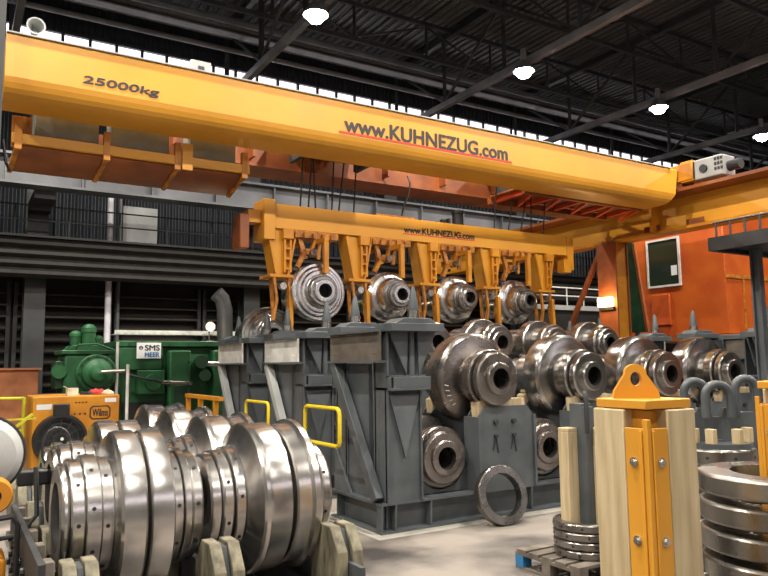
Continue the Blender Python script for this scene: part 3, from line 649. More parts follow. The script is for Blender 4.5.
# ------------------------------------------------------------------ rolls on the left stand, axis along X
def holes(mb, xs, r, n=10, ph=0.0, q=.015):
    mb.mi = 1  # near-black stubs: the shade inside drilled holes as plain colour
    for x in xs:
        for k in range(n):
            a = 2*PI*k/n+ph; c, s = math.cos(a), math.sin(a)
            mb.cyl((x, c*(r-.02), s*(r-.02)), (x, c*(r+.003), s*(r+.003)), q, 8)
def roll_x(kind, mat):
    t = thing('section_mill_roll', '', 'mill roll')
    if kind == 'A':      # barrel, two plain wide discs, barrel
        mb = MB().ring(0, .06, .40, .26, 'x', c=.02).ring(.06, .16, .43, .2, 'x', c=.012); holes(mb, [.11], .43, 9, .35); mb.build('end_collar', [mat, dark], t)
        mb = MB().ring(.16, .27, .455, .2, 'x', c=.008).ring(.27, .36, .43, .2, 'x', c=.008); holes(mb, [.21], .455, 9, .1); holes(mb, [.31], .43, 7, .5); mb.build('near_sleeve', [mat, dark], t)
        MB().lathe([(.36, .2), (.36, .56), (.372, .60), (.39, .62), (.42, .628), (.54, .628), (.555, .615), (.56, .59), (.56, .2)], 'x', seg=80).build('disc', mat, t)
        MB().ring(.56, .585, .50, .2, 'x', c=.005).build('groove_shade_ring', dark, t)  # groove between the discs, its shade put into the ring's colour
        MB().lathe([(.585, .2), (.585, .60), (.595, .615), (.62, .622), (.745, .622), (.76, .60), (.76, .2)], 'x', seg=80).build('disc', mat, t)
        mb = MB().ring(.76, .87, .44, .2, 'x', c=.01).ring(.875, .93, .46, .2, 'x', c=.008).ring(.935, 1.03, .43, .2, 'x', c=.02); holes(mb, [.83, .98], .437, 9, .2); mb.build('far_sleeve', [mat, dark], t)
    elif kind == 'B':    # open hub, broad discs with stepped rims
        MB().lathe([(0, .27), (0, .37), (.015, .39), (.08, .39), (.09, .36), (.09, .27)], 'x').build('end_collar', mat, t)
        mb = MB().ring(.09, .19, .42, .2, 'x', c=.02).ring(.195, .28, .44, .2, 'x', c=.012); holes(mb, [.14], .42, 8, .3); holes(mb, [.24], .44, 8, .6); mb.build('near_sleeve', [mat, dark], t)
        MB().lathe([(.28, .2), (.28, .45), (.32, .50), (.345, .58), (.36, .62), (.38, .635), (.41, .64), (.44, .63), (.60, .625), (.615, .60), (.62, .5), (.62, .2)], 'x', seg=80).build('disc', mat, t)
        MB().ring(.62, .66, .50, .2, 'x', c=.005).build('groove_shade_ring', dark, t)  # same dark groove, shade painted on the ring
        MB().lathe([(.66, .2), (.66, .58), (.675, .60), (.78, .61), (.79, .625), (.80, .645), (.85, .645), (.865, .63), (.87, .2)], 'x', seg=80).build('disc', mat, t)
        mb = MB().ring(.87, .96, .48, .2, 'x', c=.02).ring(.96, 1.07, .43, .2, 'x', c=.03); holes(mb, [1.0], .43, 8, .3); mb.build('far_sleeve', [mat, dark], t)
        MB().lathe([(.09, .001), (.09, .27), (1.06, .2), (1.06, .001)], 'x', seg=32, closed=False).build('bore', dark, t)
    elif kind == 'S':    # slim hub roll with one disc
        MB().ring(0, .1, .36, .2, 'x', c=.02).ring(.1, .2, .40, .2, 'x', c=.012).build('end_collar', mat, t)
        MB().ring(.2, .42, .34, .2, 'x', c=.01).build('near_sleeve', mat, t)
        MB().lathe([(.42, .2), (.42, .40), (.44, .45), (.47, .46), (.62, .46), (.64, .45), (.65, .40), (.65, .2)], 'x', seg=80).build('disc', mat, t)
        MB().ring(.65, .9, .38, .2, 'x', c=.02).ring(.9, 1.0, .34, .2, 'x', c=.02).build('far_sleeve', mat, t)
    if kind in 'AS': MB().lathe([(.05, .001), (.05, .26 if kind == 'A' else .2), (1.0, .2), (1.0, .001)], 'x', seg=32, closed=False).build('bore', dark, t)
    return t
pA = roll_x('A', steel_pale); pB = roll_x('B', steel_pale); pS = roll_x('S', steel_pale)
ROWS = [6.05, 7.25, 8.55, 9.7]
g = 'rolls on the low stand at the left'
set_roll(pA, (.72, ROWS[0], 1.06), 'steel roll with two plain discs, front row of the low stand, left column', g)
set_roll(pB, (1.82, ROWS[0], 1.06), 'open-bored steel roll with two stepped discs, front row of the low stand', g)
dup(pA, (.80, ROWS[1], 1.06), 'double disc steel roll in the second row of the low stand, behind the nearest roll', g)
dup(pB, (1.80, ROWS[1], 1.06), 'steel roll with two stepped discs, second row of the low stand, right column', g)
dup(pB, (1.80, ROWS[2], 1.06), 'two disc steel roll in the third row of the low stand', g)
dup(pB, (1.80, ROWS[3], 1.06), 'two disc steel roll in the rearmost row of the low stand, facing the green machine', g)
set_roll(pS, (.85, 8.42, 1.0), 'slimmer single disc roll in the third row of the low stand, left column', g)
# stands: steel rails along Y with timber blocks
def stand(x, label):
    t = thing('roll_stand', label, 'roll stand', (x, 5, 0), 'low stands under the left rolls')
    MB().box(x-.02, x+.02, 4.95, 10.9, .0, .62).box(x-.09, x+.09, 4.95, 10.9, 0, .04).box(x-.07, x+.07, 4.95, 10.9, .3, .33).build('rail', grey, t)
    for yb in [ROWS[0]-.66]+[.5*(ROWS[i]+ROWS[i+1]) for i in range(3)]+[ROWS[3]+.66]:
        for s in (-1, 1):
            MB().prism([(yb-.26, .33), (yb+.26, .33), (yb+.24, .70), (yb+.10, .88), (yb-.10, .88), (yb-.24, .70)], 'x', min(x+s*.025, x+s*.115), max(x+s*.025, x+s*.115)).build('timber_block', wood_d, t, .008)
        MB().prism([(yb-.2, .62), (yb+.2, .62), (yb+.1, .85), (yb-.1, .85)], 'x', x-.02, x+.02).build('steel_tooth', grey, t)
    return t
s0 = stand(.80, 'low steel stand with timber blocks under the left ends of the left rolls')
dup(s0, (1.80, 5, 0), 'low steel stand with timber blocks between the two columns of left rolls')
dup(s0, (2.80, 5, 0), 'low steel stand with timber blocks under the right ends of the left rolls')
# separate empty stand at far left with rag-like timber and chain
t = thing('chain_rail', 'grey toothed rail with grimy timber at the far left of the low stand', 'rail', (.5, 5, 0))
MB().box(.50, .54, 4.9, 7.2, 0, 1.0).build('plate', grey_dark, t)
mb = MB()
for k in range(22): mb.cyl((.47, 4.95+.10*k, .55+.32*((k % 3)/3)), (.50, 4.95+.10*k, .55+.32*((k % 3)/3)), .03, 8)
mb.build('tooth', black, t)
for k in range(5): MB().prism([(4.9+.50*k, .4), (5.2+.50*k, .4), (5.15+.50*k, .98), (4.95+.50*k, 1.0)], 'x', .545, .60).build('timber_block', pallet_m, t, .006)

# ------------------------------------------------------------------ lifting posts and ring stacks, front right
def rotm(x, y, a): return Matrix.Translation((x, y, 0)) @ Matrix.Rotation(a, 4, 'Z')
def lifting_post(x, y, top, w, label, paint, eye=True, rz=0):
    """square timber-clad lifting post, a corner towards the camera"""
    t = thing('lifting_post', label, 'lifting post', (x, y, 0))
    m = rotm(x, y, rz); h = w/2
    MB().box(-h*.62, h*.62, -h*.62, h*.62, 0, top-.06, m).build('core', paint, t)
    # timbers on the left, right and rear corners
    for (a0, a1, b0, b1) in ((-h, -h*.30, -h*.16, h), (-h*.16, h, -h, -h*.30), (h*.3, h, h*.3, h)):
        MB().box(a0, a1, b0, b1, 0, top-.055, m).build('timber', wood, t, .008)
    # folded corner channel towards the camera: two bolted flanges and a raised ridge
    c = MB(); c.box(-h*1.0, -h*.90, -h*.92, -h*.2, 0, top-.15, m).box(-h*.92, -h*.2, -h*1.0, -h*.90, 0, top-.15, m); c.build('channel_flange', paint, t, .003)
    c = MB(); c.box(-h*1.02, -h*.86, -h*1.02, -h*.86, 0, top-.10, m).box(-h*1.06, -h*1.0, -h*.84, -h*.74, 0, top-.16, m).box(-h*.84, -h*.74, -h*1.06, -h*1.0, 0, top-.16, m)
    c.build('corner_ridge', paint, t, .003)
    for zb in (top-.33, top-.74, top-1.25):
        if zb > .2:
            for p, q in (((-h*1.0, -h*.50), (-h*1.11, -h*.50)), ((-h*.50, -h*1.0), (-h*.50, -h*1.11))):
                a = m @ Vector((*p, zb)); b2 = m @ Vector((*q, zb)); n = (b2-a)
                MB().cyl(a, a+n*.35, .026, 20).cyl(a+n*.35, b2, .017, 6).build('bolt', chrome, t)
    MB().box(-h*.93, h*.93, -h*.93, h*.93, top-.05, top, m).build('top_plate', paint, t, .006)
    if eye:
        # lug plate lies across the diagonal facing the camera
        d = rz+PI/4*0; me = Matrix.Translation((x-.03, y+.02, .12*top)) @ Matrix.Rotation(rz-math.radians(38), 4, 'Z') @ Matrix.Diagonal((.95, 1, .88, 1))
        out = [(-.135, top), (.135, top), (.125, top+.05), (.062, top+.155)]
        out += [(.062*math.cos(a), top+.165+.055*math.sin(a)) for a in [PI*k/10 for k in range(1, 10)]]
        out += [(-.062, top+.155), (-.125, top+.05)]
        inn = [(.032*math.cos(2*PI*k/24+.1), top+.125+.045*math.sin(2*PI*k/24+.1)) for k in range(24)]
        mb = MB()
        import mathutils.geometry as mg
        polys = mg.tessellate_polygon([[Vector((*p, 0)) for p in out], [Vector((*p, 0)) for p in inn]])
        allp = out+inn; vsA = [mb.bm.verts.new(me @ Vector((p[0], -.03, p[1]))) for p in allp]; vsB = [mb.bm.verts.new(me @ Vector((p[0], .03, p[1]))) for p in allp]
        for tr in polys: mb.face([vsA[i] for i in tr]); mb.face([vsB[i] for i in tr[::-1]])
        for lo, n in ((0, len(out)), (len(out), len(inn))):
            for i in range(n): mb.face([vsA[lo+i], vsA[lo+(i+1) % n], vsB[lo+(i+1) % n], vsB[lo+i]])
        mb.build('lifting_eye', paint, t)
    return t
lifting_post(3.36, 2.70, 1.985, .385, 'tall yellow timber-clad lifting post with an eye on top, nearest the camera', yellow, rz=math.radians(-3))
lifting_post(4.80, 2.66, 2.05, .33, 'yellow lifting post cut by the right edge of the view, rising from a ring stack', yellow, eye=True, rz=math.radians(-78))
# grey post with timbers in the pallet stack
PB = (5.72, 5.40)
t = thing('ring_post', 'grey steel post clad in short pale timbers standing in the pallet rings', 'post', (PB[0], PB[1], .2))
m = rotm(PB[0], PB[1], math.radians(0))
MB().box(-.06, .10, -.06, .10, .2, 1.75, m).box(-.06, .06, -.12, -.06, .2, 1.72, m).build('steel_core', grey, t, .004)
for a in ((-.20, -.06, .0, .14), (.04, .18, -.20, -.06)): MB().box(a[0], a[1], a[2], a[3], .2, 1.46, m).prism([(a[0], a[2]), (a[1], a[2]), (a[1], a[3]), (a[0], a[3])], 'z', 1.46, 1.50, m).build('timber', wood, t, .006)
MB().tube([(PB[0]-.08, PB[1]-.16, 1.45), (PB[0]-.08, PB[1]-.16, 1.80), (PB[0]-.07, PB[1]-.14, 1.85), (PB[0]-.04, PB[1]-.1, 1.87)], .025, 8).build('lever', grey_dark, t)
# pallet
t = thing('wooden_pallet', 'dark timber pallet under the small ring stack', 'pallet', (5.7, 5.5, 0))
for k in range(5): MB().box(5.28, 6.2, 5.08+.19*k, 5.22+.19*k, .17, .20).build('deck_board', pallet_m, t)
for j in range(3):
    MB().box(5.28+.4*j, 5.40+.4*j, 5.08, 6.0, .14, .17).build('stringer', pallet_m, t)
    MB().box(5.28+.4*j, 5.40+.4*j, 5.08, 6.0, 0, .02).build('bottom_board', pallet_m, t)
    for i in range(3): MB().box(5.28+.4*j, 5.40+.4*j, 5.08+.40*i, 5.20+.40*i, .02, .14).build('block', blue if (j, i) == (0, 2) else pallet_m, t)
# ring stacks
def ring_stack(cx, cy, z0, n, ro, ri, h, gap, mat, labels, group, bolts=True, tilt=0, wob=.0):
    src = None
    for k in range(n):
        z = z0+k*(h+gap)
        if src is None:
            src = thing('steel_ring', labels[0], 'ring', (0, 0, 0), group)
            mb = MB().ring(0, h, ro, ri, 'z', c=min(.02, h*.2), seg=72)
            if bolts:
                mb.mi = 1  # drill holes drawn as near-black dots, shade in the colour
                for q in range(9):
                    a = 2*PI*q/9+.2; mb.cyl(((ro-.02)*math.cos(a), (ro-.02)*math.sin(a), h/2), ((ro+.002)*math.cos(a), (ro+.002)*math.sin(a), h/2), .014, 8)
            mb.build('ring_body', [mat, dark], src)
            src.location = (cx, cy, z)
        else:
            r = dup(src, (cx+wob*(k % 2), cy, z), labels[min(k, len(labels)-1)], group, rz=.5*k)
ring_stack(PB[0]+.04, PB[1]+.03, .20, 4, .335, .25, .085, .004, ringm, ['thin steel ring lowest in the pallet stack', 'thin steel ring second from the bottom in the pallet stack', 'thin steel ring third from the bottom in the pallet stack', 'thin steel ring topmost in the pallet stack'], 'rings on the pallet')
CC = (5.95, 4.0)
n = ['lowest', 'second from the bottom', 'third from the bottom', 'fourth from the bottom', 'fifth from the bottom', 'sixth from the bottom', 'seventh from the bottom', 'eighth from the bottom', 'topmost']
ring_stack(CC[0], CC[1], .08, 9, .33, .22, .145, .004, ringm, ['bright drilled steel ring %s in the stack behind the thick discs' % q for q in n], 'drilled rings under the grey hooks', wob=.015)
DD = (4.68, 2.70)
ring_stack(DD[0], DD[1], .08, 8, .50, .30, .136, .042, ringm, ['thick steel disc %s in the stack at the right edge' % q for q in n[:7]+['topmost']], 'thick discs at the right edge', bolts=False)
for (c, zz) in ((CC, 'drilled rings'), (DD, 'thick discs')):
    tag(MB().box(c[0]-.4, c[0]+.4, c[1]-.4, c[1]+.4, 0, .08).build('timber_base', pallet_m), 'square timber base under the %s' % zz, 'base')
# grey lifting head with bent hooks above the drilled rings
t = thing('hook_fixture', 'grey steel fixture with three bent hooks on top of the drilled rings', 'lifting hooks', (CC[0], CC[1], 1.42))
zt = 1.46
def hp(u, v, z): return Vector((CC[0]+u*.85+v*.52, CC[1]-u*.52+v*.85, z))
def hook(u, v, w, h, r=.038):
    pts = [hp(u-w, v, zt+.22)]+[hp(u+w*math.cos(PI-PI*k/12), v, zt+h+w*1.0*math.sin(PI*k/12)) for k in range(13)]+[hp(u+w, v, zt+.22)]
    return MB().tube(pts, r, 12)
hook(-.14, .06, .10, .44).build('hook', grey, t); hook(-.005, -.10, .115, .40).build('hook', grey, t); hook(.30, .0, .10, .46).build('hook', grey, t)
mb = MB(); pl = [(-.26, 0), (.40, 0), (.42, .26), (.18, .26), (.14, .2), (.12, .30), (.08, .3), (.05, .22), (-.03, .22), (-.06, .3), (-.16, .3), (-.18, .26), (-.28, .26)]
A = [mb.bm.verts.new(hp(p[0], -.03, zt+p[1])) for p in pl]; B = [mb.bm.verts.new(hp(p[0], .03, zt+p[1])) for p in pl]
mb.face(A[::-1]); mb.face(B)
for i in range(len(pl)): mb.face([A[i], A[(i+1) % len(pl)], B[(i+1) % len(pl)], B[i]])
mb.build('head_plate', grey, t)
MB().cyl((CC[0], CC[1], .2), (CC[0], CC[1], zt+.02), .07, 20).cyl((CC[0], CC[1], zt-.06), (CC[0], CC[1], zt), .30, 32).build('stem', grey, t)
for u, v in ((-.25, -.12), (-.14, -.22), (.08, -.25), (.24, -.1)):
    p = hp(u, v, 0); MB().box(p.x-.03, p.x+.03, p.y-.04, p.y+.04, zt-.0, zt+.13).build('timber_wedge', wood, t, .004)

# ------------------------------------------------------------------ green machine
t = thing('rolling_mill_stand', 'big green machine housing with a white sign, behind the left rolls', 'machine', (3.6, 18.6, 0))
GX0, GX1, GY = 3.55, 8.6, 18.6
MB().box(GX0, GX1, GY+.2, GY+2.2, 0, 2.7).build('housing', green, t, .03)
MB().box(GX0-.05, GX1+.4, GY+.0, GY+2.3, 2.7, 2.85).build('top_beam', green, t, .02)
MB().box(4.75, 5.3, GY-.25, GY+.2, .3, 2.6).box(5.9, 6.5, GY-.2, GY+.2, .6, 2.6).box(3.55, 4.65, GY+.02, GY+.2, 2.1, 2.69).build('front_column', green, t, .04)
MB().box(4.0, 4.68, GY-.1, GY+.2, 1.5, 2.1).build('bearing_box', green, t, .02)
MB().cyl((4.35, GY-.3, 1.8), (4.35, GY+.2, 1.8), .2, 24).build('bearing_cap', green, t)
MB().cyl((4.5, GY-.5, 1.8), (5.3, GY-.35, 1.75), .05, 12).build('shaft', steel_dull, t)
MB().box(3.7, 4.7, GY+.1, GY+.21, .35, 1.3).build('pit_shade', dark, t)  # raised dark box painted as the shade of an opening
MB().box(4.85, 5.2, GY-.28, GY-.25, .5, 1.7).build('cover_plate', green_d, t, .01)
mb = MB()
for k in range(9): mb.cyl((3.8+.5*k, GY-.02, 2.77), (3.8+.5*k, GY, 2.77), .04, 10)
for k in range(7): mb.cyl((5.24, GY-.28, .5+.3*k), (5.24, GY-.25, .5+.3*k), .03, 10)
mb.build('bolt_row', green_d, t)
mb = MB()
for k, (x, z) in enumerate([(5.5, 2.3), (5.6, 1.95), (6.2, 1.4), (6.6, 1.0)]): mb.cyl((x, GY-.5, z), (x+.2, GY+.3, z), .17-.02*k, 16)
mb.build('coupling', green_d, t)
MB().cyl((5.5, GY-.4, 2.25), (6.8, GY-.6, 2.2), .07, 12).build('spindle', chrome, t)
MB().tube([(3.75, GY-.2, 2.0), (4.1, GY-.3, 1.9), (4.4, GY-.35, 1.85), (4.75, GY-.35, 1.7)], .03, 8).build('hydraulic_hose', black, t)
MB().box(3.97, 4.57, GY-.06, GY-.02, 2.40, 2.80).build('sign', white, t)
text('sign_lettering', 'SMS', 4.17, 4.53, GY-.062, 2.60, 2.74, inkm, t, .05)
text('sign_lettering', 'MEER', 4.17, 4.53, GY-.062, 2.44, 2.55, blue, t, .05)
mb = MB().lathe([(GY-.067, .03), (GY-.067, .05), (GY-.06, .05), (GY-.06, .03)], 'y', (4.07, 0, 2.67), 24).box(4.03, 4.11, GY-.067, GY-.06, 2.662, 2.68); mb.build('sign_emblem', inkm, t)
# gearbox unit at the left
t = thing('gearbox_drive', 'green gearbox with round end cover and small motors on top, left of the sign', 'gearbox', (2.7, 18.2, 0))
MB().box(2.22, 3.25, 18.0, 19.2, 1.5, 2.5).build('case', green, t, .06)
MB().box(2.15, 3.35, 17.95, 19.3, 2.5, 2.6).build('flange_plate', green, t, .02)
MB().prism([(2.3, 2.6), (3.2, 2.6), (3.1, 2.72), (2.4, 2.72)], 'y', 18.1, 19.1).build('hood', green, t, .01)
MB().box(2.4, 3.1, 18.2, 19.1, 0, 1.5).build('pedestal', green_d, t, .02)
MB().lathe([(18.0, .001), (18.0, .45), (17.86, .45), (17.84, .42), (17.84, .36), (17.70, .33), (17.62, .22), (17.5, .16), (17.45, .001)], 'y', (2.92, 0, 2.05), 40, False).build('end_cover', green, t)
mb = MB()
for k in range(12): a = 2*PI*k/12; mb.cyl((2.92+.40*math.cos(a), 17.80, 2.05+.40*math.sin(a)), (2.92+.40*math.cos(a), 17.85, 2.05+.40*math.sin(a)), .025, 8)
mb.build('cover_bolts', green_d, t)
MB().cyl((2.95, 17.4, 2.08), (3.45, 17.3, 2.10), .045, 12).build('shaft', steel_dull, t)
for x, y, r, h in ((2.50, 18.3, .13, .36), (2.78, 18.25, .16, .52), (3.0, 18.3, .11, .25)):
    mm = MB().cyl((x, y, 2.7), (x, y, 2.7+h*.65), r, 24).build('vertical_motor', green, t)
    MB().lathe([(2.7+h*.65, .001), (2.7+h*.65, r+.02), (2.7+h*.85, r+.015), (2.7+h, r*.6), (2.7+h+.02, .001)], 'z', (x, y, 0), 24, False).build('cowl', green, mm)
MB().box(2.05, 2.25, 18.1, 18.9, 1.7, 2.35).build('side_pump', green_d, t, .02)
MB().cyl((2.12, 17.95, 2.1), (2.12, 18.15, 2.1), .16, 20).build('pump_head', green, t)
MB().tube([(2.45, 17.9, 2.62), (2.5, 17.8, 2.72), (2.9, 17.8, 2.74), (3.3, 17.9, 2.6)], .025, 8).build('oil_pipe', green, t)
for x in (3.40, 3.49):
    tag(MB().cyl((x, 17.2 if x > 3.45 else 18.0, 0), (x, 17.2 if x > 3.45 else 18.0, 2.25 if x > 3.45 else 2.8), .035, 12).build('guard_post', plate_w), 'pale %s post standing before the green gearbox' % ('short' if x > 3.45 else 'tall'), 'post')
t = thing('suction_pipe', 'dark wide bent pipe above the green machine beside a bright lamp', 'pipe', (6.6, 19.6, 2.85))
MB().tube([(6.35, 19.6, 4.25), (6.52, 19.6, 4.1), (6.6, 19.6, 3.8), (6.62, 19.6, 2.85)], .22, 24).build('pipe_body', grey_dark, t)
t = thing('work_lamp', 'small bright lamp glowing above the green machine', 'lamp', (6.7, 19.3, 3.3))
MB().lathe([(19.1, .05), (19.0, .14), (18.98, .14), (19.08, .04)], 'y', (6.0, 0, 3.26), 16).build('shade', grey_dark, t)
MB().cyl((6.0, 18.96, 3.26), (6.0, 19.02, 3.26), .09, 16).build('bulb', smallglow, t); MB().cyl((6.0, 19.1, 2.85), (6.0, 19.1, 3.26), .02, 8).build('stand', grey_dark, t)
light('work_lamp_light', (6.0, 18.7, 3.26), 40, .08, (1, .8, .6), 'POINT')

# ------------------------------------------------------------------ yellow heater with round fan opening
t = thing('space_heater', 'yellow box heater with a black round fan guard, behind the left rolls', 'heater', (2.1, 15, 0))
MB().box(1.30, 2.82, 14.6, 15.9, 0, 1.66).build('casing', yellow_d, t, .02)
cx, cz, yf = 1.78, .86, 14.6
MB().lathe([(yf-.12, .41), (yf-.12, .46), (yf, .48), (yf+.0, .41)], 'y', (cx, 0, cz), 48).cyl((cx, yf-.02, cz), (cx, yf-.01, cz), .46, 48).build('fan_ring', black, t)
mb = MB()
for k in range(12):
    a = 2*PI*k/12; mb.bar((cx+.08*math.cos(a), yf-.09, cz+.08*math.sin(a)), (cx+.42*math.cos(a), yf-.09, cz+.42*math.sin(a)), .012, .012, (0, 1, 0))
for rr in (.12, .21, .30, .38): mb.lathe([(yf-.095, rr), (yf-.095, rr+.01), (yf-.085, rr+.01), (yf-.085, rr)], 'y', (cx, 0, cz), 32)
mb.build('fan_guard', grey_dark, t)
MB().box(cx-.14, cx+.14, yf-.1, yf, cz+.44, cz+.66).build('control_box', black, t, .02)
MB().cyl((cx+.02, yf-.13, cz+.02), (cx+.02, yf-.1, cz+.02), .03, 12).build('hub_cap', white, t)
def plate(x0, x1, z0, z1, c): return [(x0, z0+c), (x0+c, z0), (x1-c, z0), (x1, z0+c), (x1, z1-c), (x1-c, z1), (x0+c, z1), (x0, z1-c)]
MB().prism(plate(2.28, 2.66, 1.20, 1.46, .05), 'y', yf-.006, yf).build('name_plate', black, t)
MB().prism(plate(2.305, 2.635, 1.225, 1.435, .04), 'y', yf-.010, yf-.006).build('name_plate_face', yellow_d, t)
text('name_lettering', 'Wilms', 2.33, 2.61, yf-.011, 1.26, 1.40, inkm, t, .06)
MB().box(1.36, 1.62, yf-.006, yf, 1.42, 1.52).box(2.55, 2.76, yf-.006, yf, 1.52, 1.60).build('data_sticker', white, t)
mb = MB()
for i in range(4): mb.box(2.02+.06*i, 2.05+.06*i, yf-.006, yf, 1.52, 1.545)
for i in range(3): mb.cyl((2.02+.09*i, yf-.01, 1.32), (2.02+.09*i, yf, 1.32), .018, 8)
mb.build('vent_slot', black, t)
# rags and a small box on top
def blob(name, c, s, mat, label, cat, seed=1):
    rnd = random.Random(seed); bm = bmesh.new(); bmesh.ops.create_icosphere(bm, subdivisions=3, radius=1)
    for v in bm.verts:
        n = .75+.5*math.sin(v.co.x*5+seed)*math.cos(v.co.y*4+seed*2)*.5+.15*rnd.random()
        v.co = Vector((v.co.x*s[0]*n, v.co.y*s[1]*n, max(v.co.z*n, -.15)*s[2]+.15*s[2]))+Vector(c)
    mb = MB(); mb.bm.free(); mb.bm = bm; return tag(mb.build(name, mat, None, 0, c), label, cat)
blob('rag', (2.45, 14.9, 1.67), (.16, .12, .10), cloth_r, 'crumpled red rag lying on the yellow heater', 'rag', 2)
blob('rag', (2.64, 14.85, 1.67), (.14, .1, .08), cloth_p, 'crumpled pale rag lying at the right on the yellow heater', 'rag', 5)
blob('work_glove', (2.25, 14.85, 1.67), (.15, .09, .06), black, 'black crumpled glove on the yellow heater', 'glove', 8)
t = thing('carton', 'small pale open carton on the yellow heater', 'carton', (1.98, 14.9, 1.66)); MB().box(1.9, 2.1, 14.8, 15, 1.66, 1.8).build('body', cloth_p, t); MB().bar((1.9, 14.8, 1.8), (1.84, 14.8, 1.84), .2, .01).build('flap', cloth_p, t)
# copper-coloured box at far left
t = thing('rusty_tank', 'rusty copper-brown sheet tank at the left edge behind the railing', 'tank', (.4, 19, 0))
MB().box(-.8, 1.75, 18.5, 20, .6, 2.15).build('tank_body', rust, t, .03); MB().box(-.85, 1.8, 18.45, 20.05, 2.15, 2.2).build('lid', rust, t)
MB().box(-.6, -.5, 18.6, 19.9, 0, .6).box(1.4, 1.5, 18.6, 19.9, 0, .6).build('foot', grey_dark, t)
t = thing('pressure_drum', 'dark horizontal drum between the rusty tank and the gearbox', 'drum', (2.1, 18.2, 1)); MB().cyl((1.55, 17.8, 1.45), (2.35, 17.7, 1.45), .17, 20).build('shell', grey_dark, t); MB().box(1.7, 1.8, 17.7, 17.8, 0, 1.3).box(2.1, 2.2, 17.7, 17.8, 0, 1.3).build('leg', grey_dark, t)
# dark steel column at left edge, near
t = thing('steel_column', 'dark grey steel column rising at the left edge of the view', 'column', (.45, 20.8, 0), None)
MB().box(.30, .80, 21.0, 21.1, 0, 12).box(.30, .80, 21.5, 21.6, 0, 12).build('flange', truss_m, t); MB().box(.52, .58, 21.1, 21.5, 0, 12).build('web', truss_m, t)
MB().box(.2, .9, 20.9, 21.0, 4.6, 5.4).build('splice_plate', noise_mat('olive_panel', (.05, .05, .025), (.09, .085, .04), .6), t)
t = thing('hanging_cable_pole', 'thin dark post at the extreme left in front of the crane girder end', 'post', (.36, 10.6, 4)); MB().box(.30, .42, 10.6, 10.7, 5.0, 12.4).build('post_body', grey_dark, t); MB().tube([(.45, 10.65, 5.3), (.5, 10.7, 5.0), (.55, 10.9, 4.95), (.62, 11.9, 5.2)], .02, 8).build('cable_loop', black, t)

# ------------------------------------------------------------------ railings
def railing(pts, ztop, zmid, mat, label, group=None, r=.022, name='handrail', posts=True, lower=True):
    t = thing(name, label, 'railing', (pts[0][0], pts[0][1], 0), group)
    MB().tube([(x, y, ztop) for x, y in pts], r, 10).build('top_rail', mat, t)
    if zmid: MB().tube([(x, y, zmid) for x, y in pts], r, 10).build('mid_rail', mat, t)
    if posts:
        for x, y in pts: MB().cyl((x, y, 0), (x, y, ztop), r, 10).build('post', mat, t)
    return t
def loop_rail(x, y0, y1, z0, z1, label, mat=rail_y, r=.028):
    t = thing('handrail', label, 'railing', (x, y0, 0))
    c = .07
    P = [(x, y0, z0), (x, y0, z1-c), (x, y0-c*.3, z1-c*.3), (x, y0-c, z1), (x, y1+c, z1), (x, y1+c*.3, z1-c*.3), (x, y1, z1-c), (x, y1, z0+c), (x, y1+c*.3, z0+c*.3), (x, y1+c, z0)]
    MB().tube(P+[(x, y0, z0)], r, 10).build('loop', mat, t)
    MB().cyl((x, y0, 0), (x, y0, z0), r, 10).build('post', mat, t)
    return t
loop_rail(4.36, 9.36, 8.30, 1.12, 1.61, 'bright yellow loop handrail at the left side of the near rack')
loop_rail(4.30, 11.60, 10.6, 1.15, 1.60, 'yellow loop handrail at the left side of the second rack', r=.025)
t = thing('guard_rail', 'amber guard rail of square tube in front of the green machine', 'railing', (4, 12.9, 0))
MB().bar((4.0, 14.1, 1.62), (4.0, 12.0, 1.62), .08, .07).build('top_rail', yellow_d, t)
for y in (14.0, 13.2, 12.3): MB().box(3.96, 4.04, y-.04, y+.04, 0, 1.59).build('post', yellow_d, t)
# lime railings at the left
railing([(.55, 15.6), (1.2, 15.3), (1.2, 15.1)], 1.62, 1.0, railm, 'lime yellow railing between the tall post and the heater', r=.028)
railing([(.0, 13.2), (.58, 13.0)], 1.50, .95, railm, 'lime yellow railing at the left edge of the view', r=.03)
t = thing('ladder_post', 'tall lime yellow post with slanting stay at the left', 'post', (.42, 12.6, 0))
MB().box(.38, .46, 12.6, 12.68, 0, 2.05).build('post_body', railm, t, .005); MB().box(.44, .56, 12.58, 12.6, 1.75, 2.0).build('plate', railm, t)
MB().bar((.42, 12.64, .9), (1.15, 12.9, 1.45), .04, .04).build('stay', railm, t); MB().bar((.0, 12.64, 1.38), (1.2, 12.9, 1.38), .03, .03).build('cross_rail', railm, t)

# ------------------------------------------------------------------ work light and cart at lower left
t = thing('heater_drum', 'round pale metal drum with a yellow collar at the lower left edge', 'drum heater', (.3, 6.5, 0))
MB().lathe([(6.25, .001), (6.25, .10), (6.3, .24), (6.38, .29), (6.45, .305), (6.9, .305), (6.95, .28), (6.95, .001)], 'y', (.22, 0, 1.52), 40, False).build('shell', grey_pale, t)
MB().lathe([(6.42, .305), (6.42, .32), (6.47, .32), (6.47, .305)], 'y', (.22, 0, 1.52), 40).build('rim', grey_dark, t)
MB().lathe([(5.96, .05), (5.96, .115), (6.0, .13), (6.1, .13), (6.12, .06)], 'y', (.30, 0, 1.27), 28).build('collar', yellow_d, t); MB().cyl((.30, 6.0, 1.27), (.30, 6.1, 1.27), .06, 20).build('nozzle', black, t)
MB().tube([(.12, 5.95, 1.1), (.42, 5.95, 1.12), (.46, 5.95, 1.05), (.46, 5.95, .6), (.50, 5.9, .1), (.2, 5.9, .05)], .02, 8).build('frame', black, t)
MB().tube([(.60, 6.3, 1.42), (.62, 6.3, 1.05), (.5, 6.25, .92), (.1, 6.2, .9)], .018, 8).build('handle', grey_dark, t)
MB().box(.15, .40, 6.0, 6.4, .55, .82).build('tank', yellow_d, t, .03)
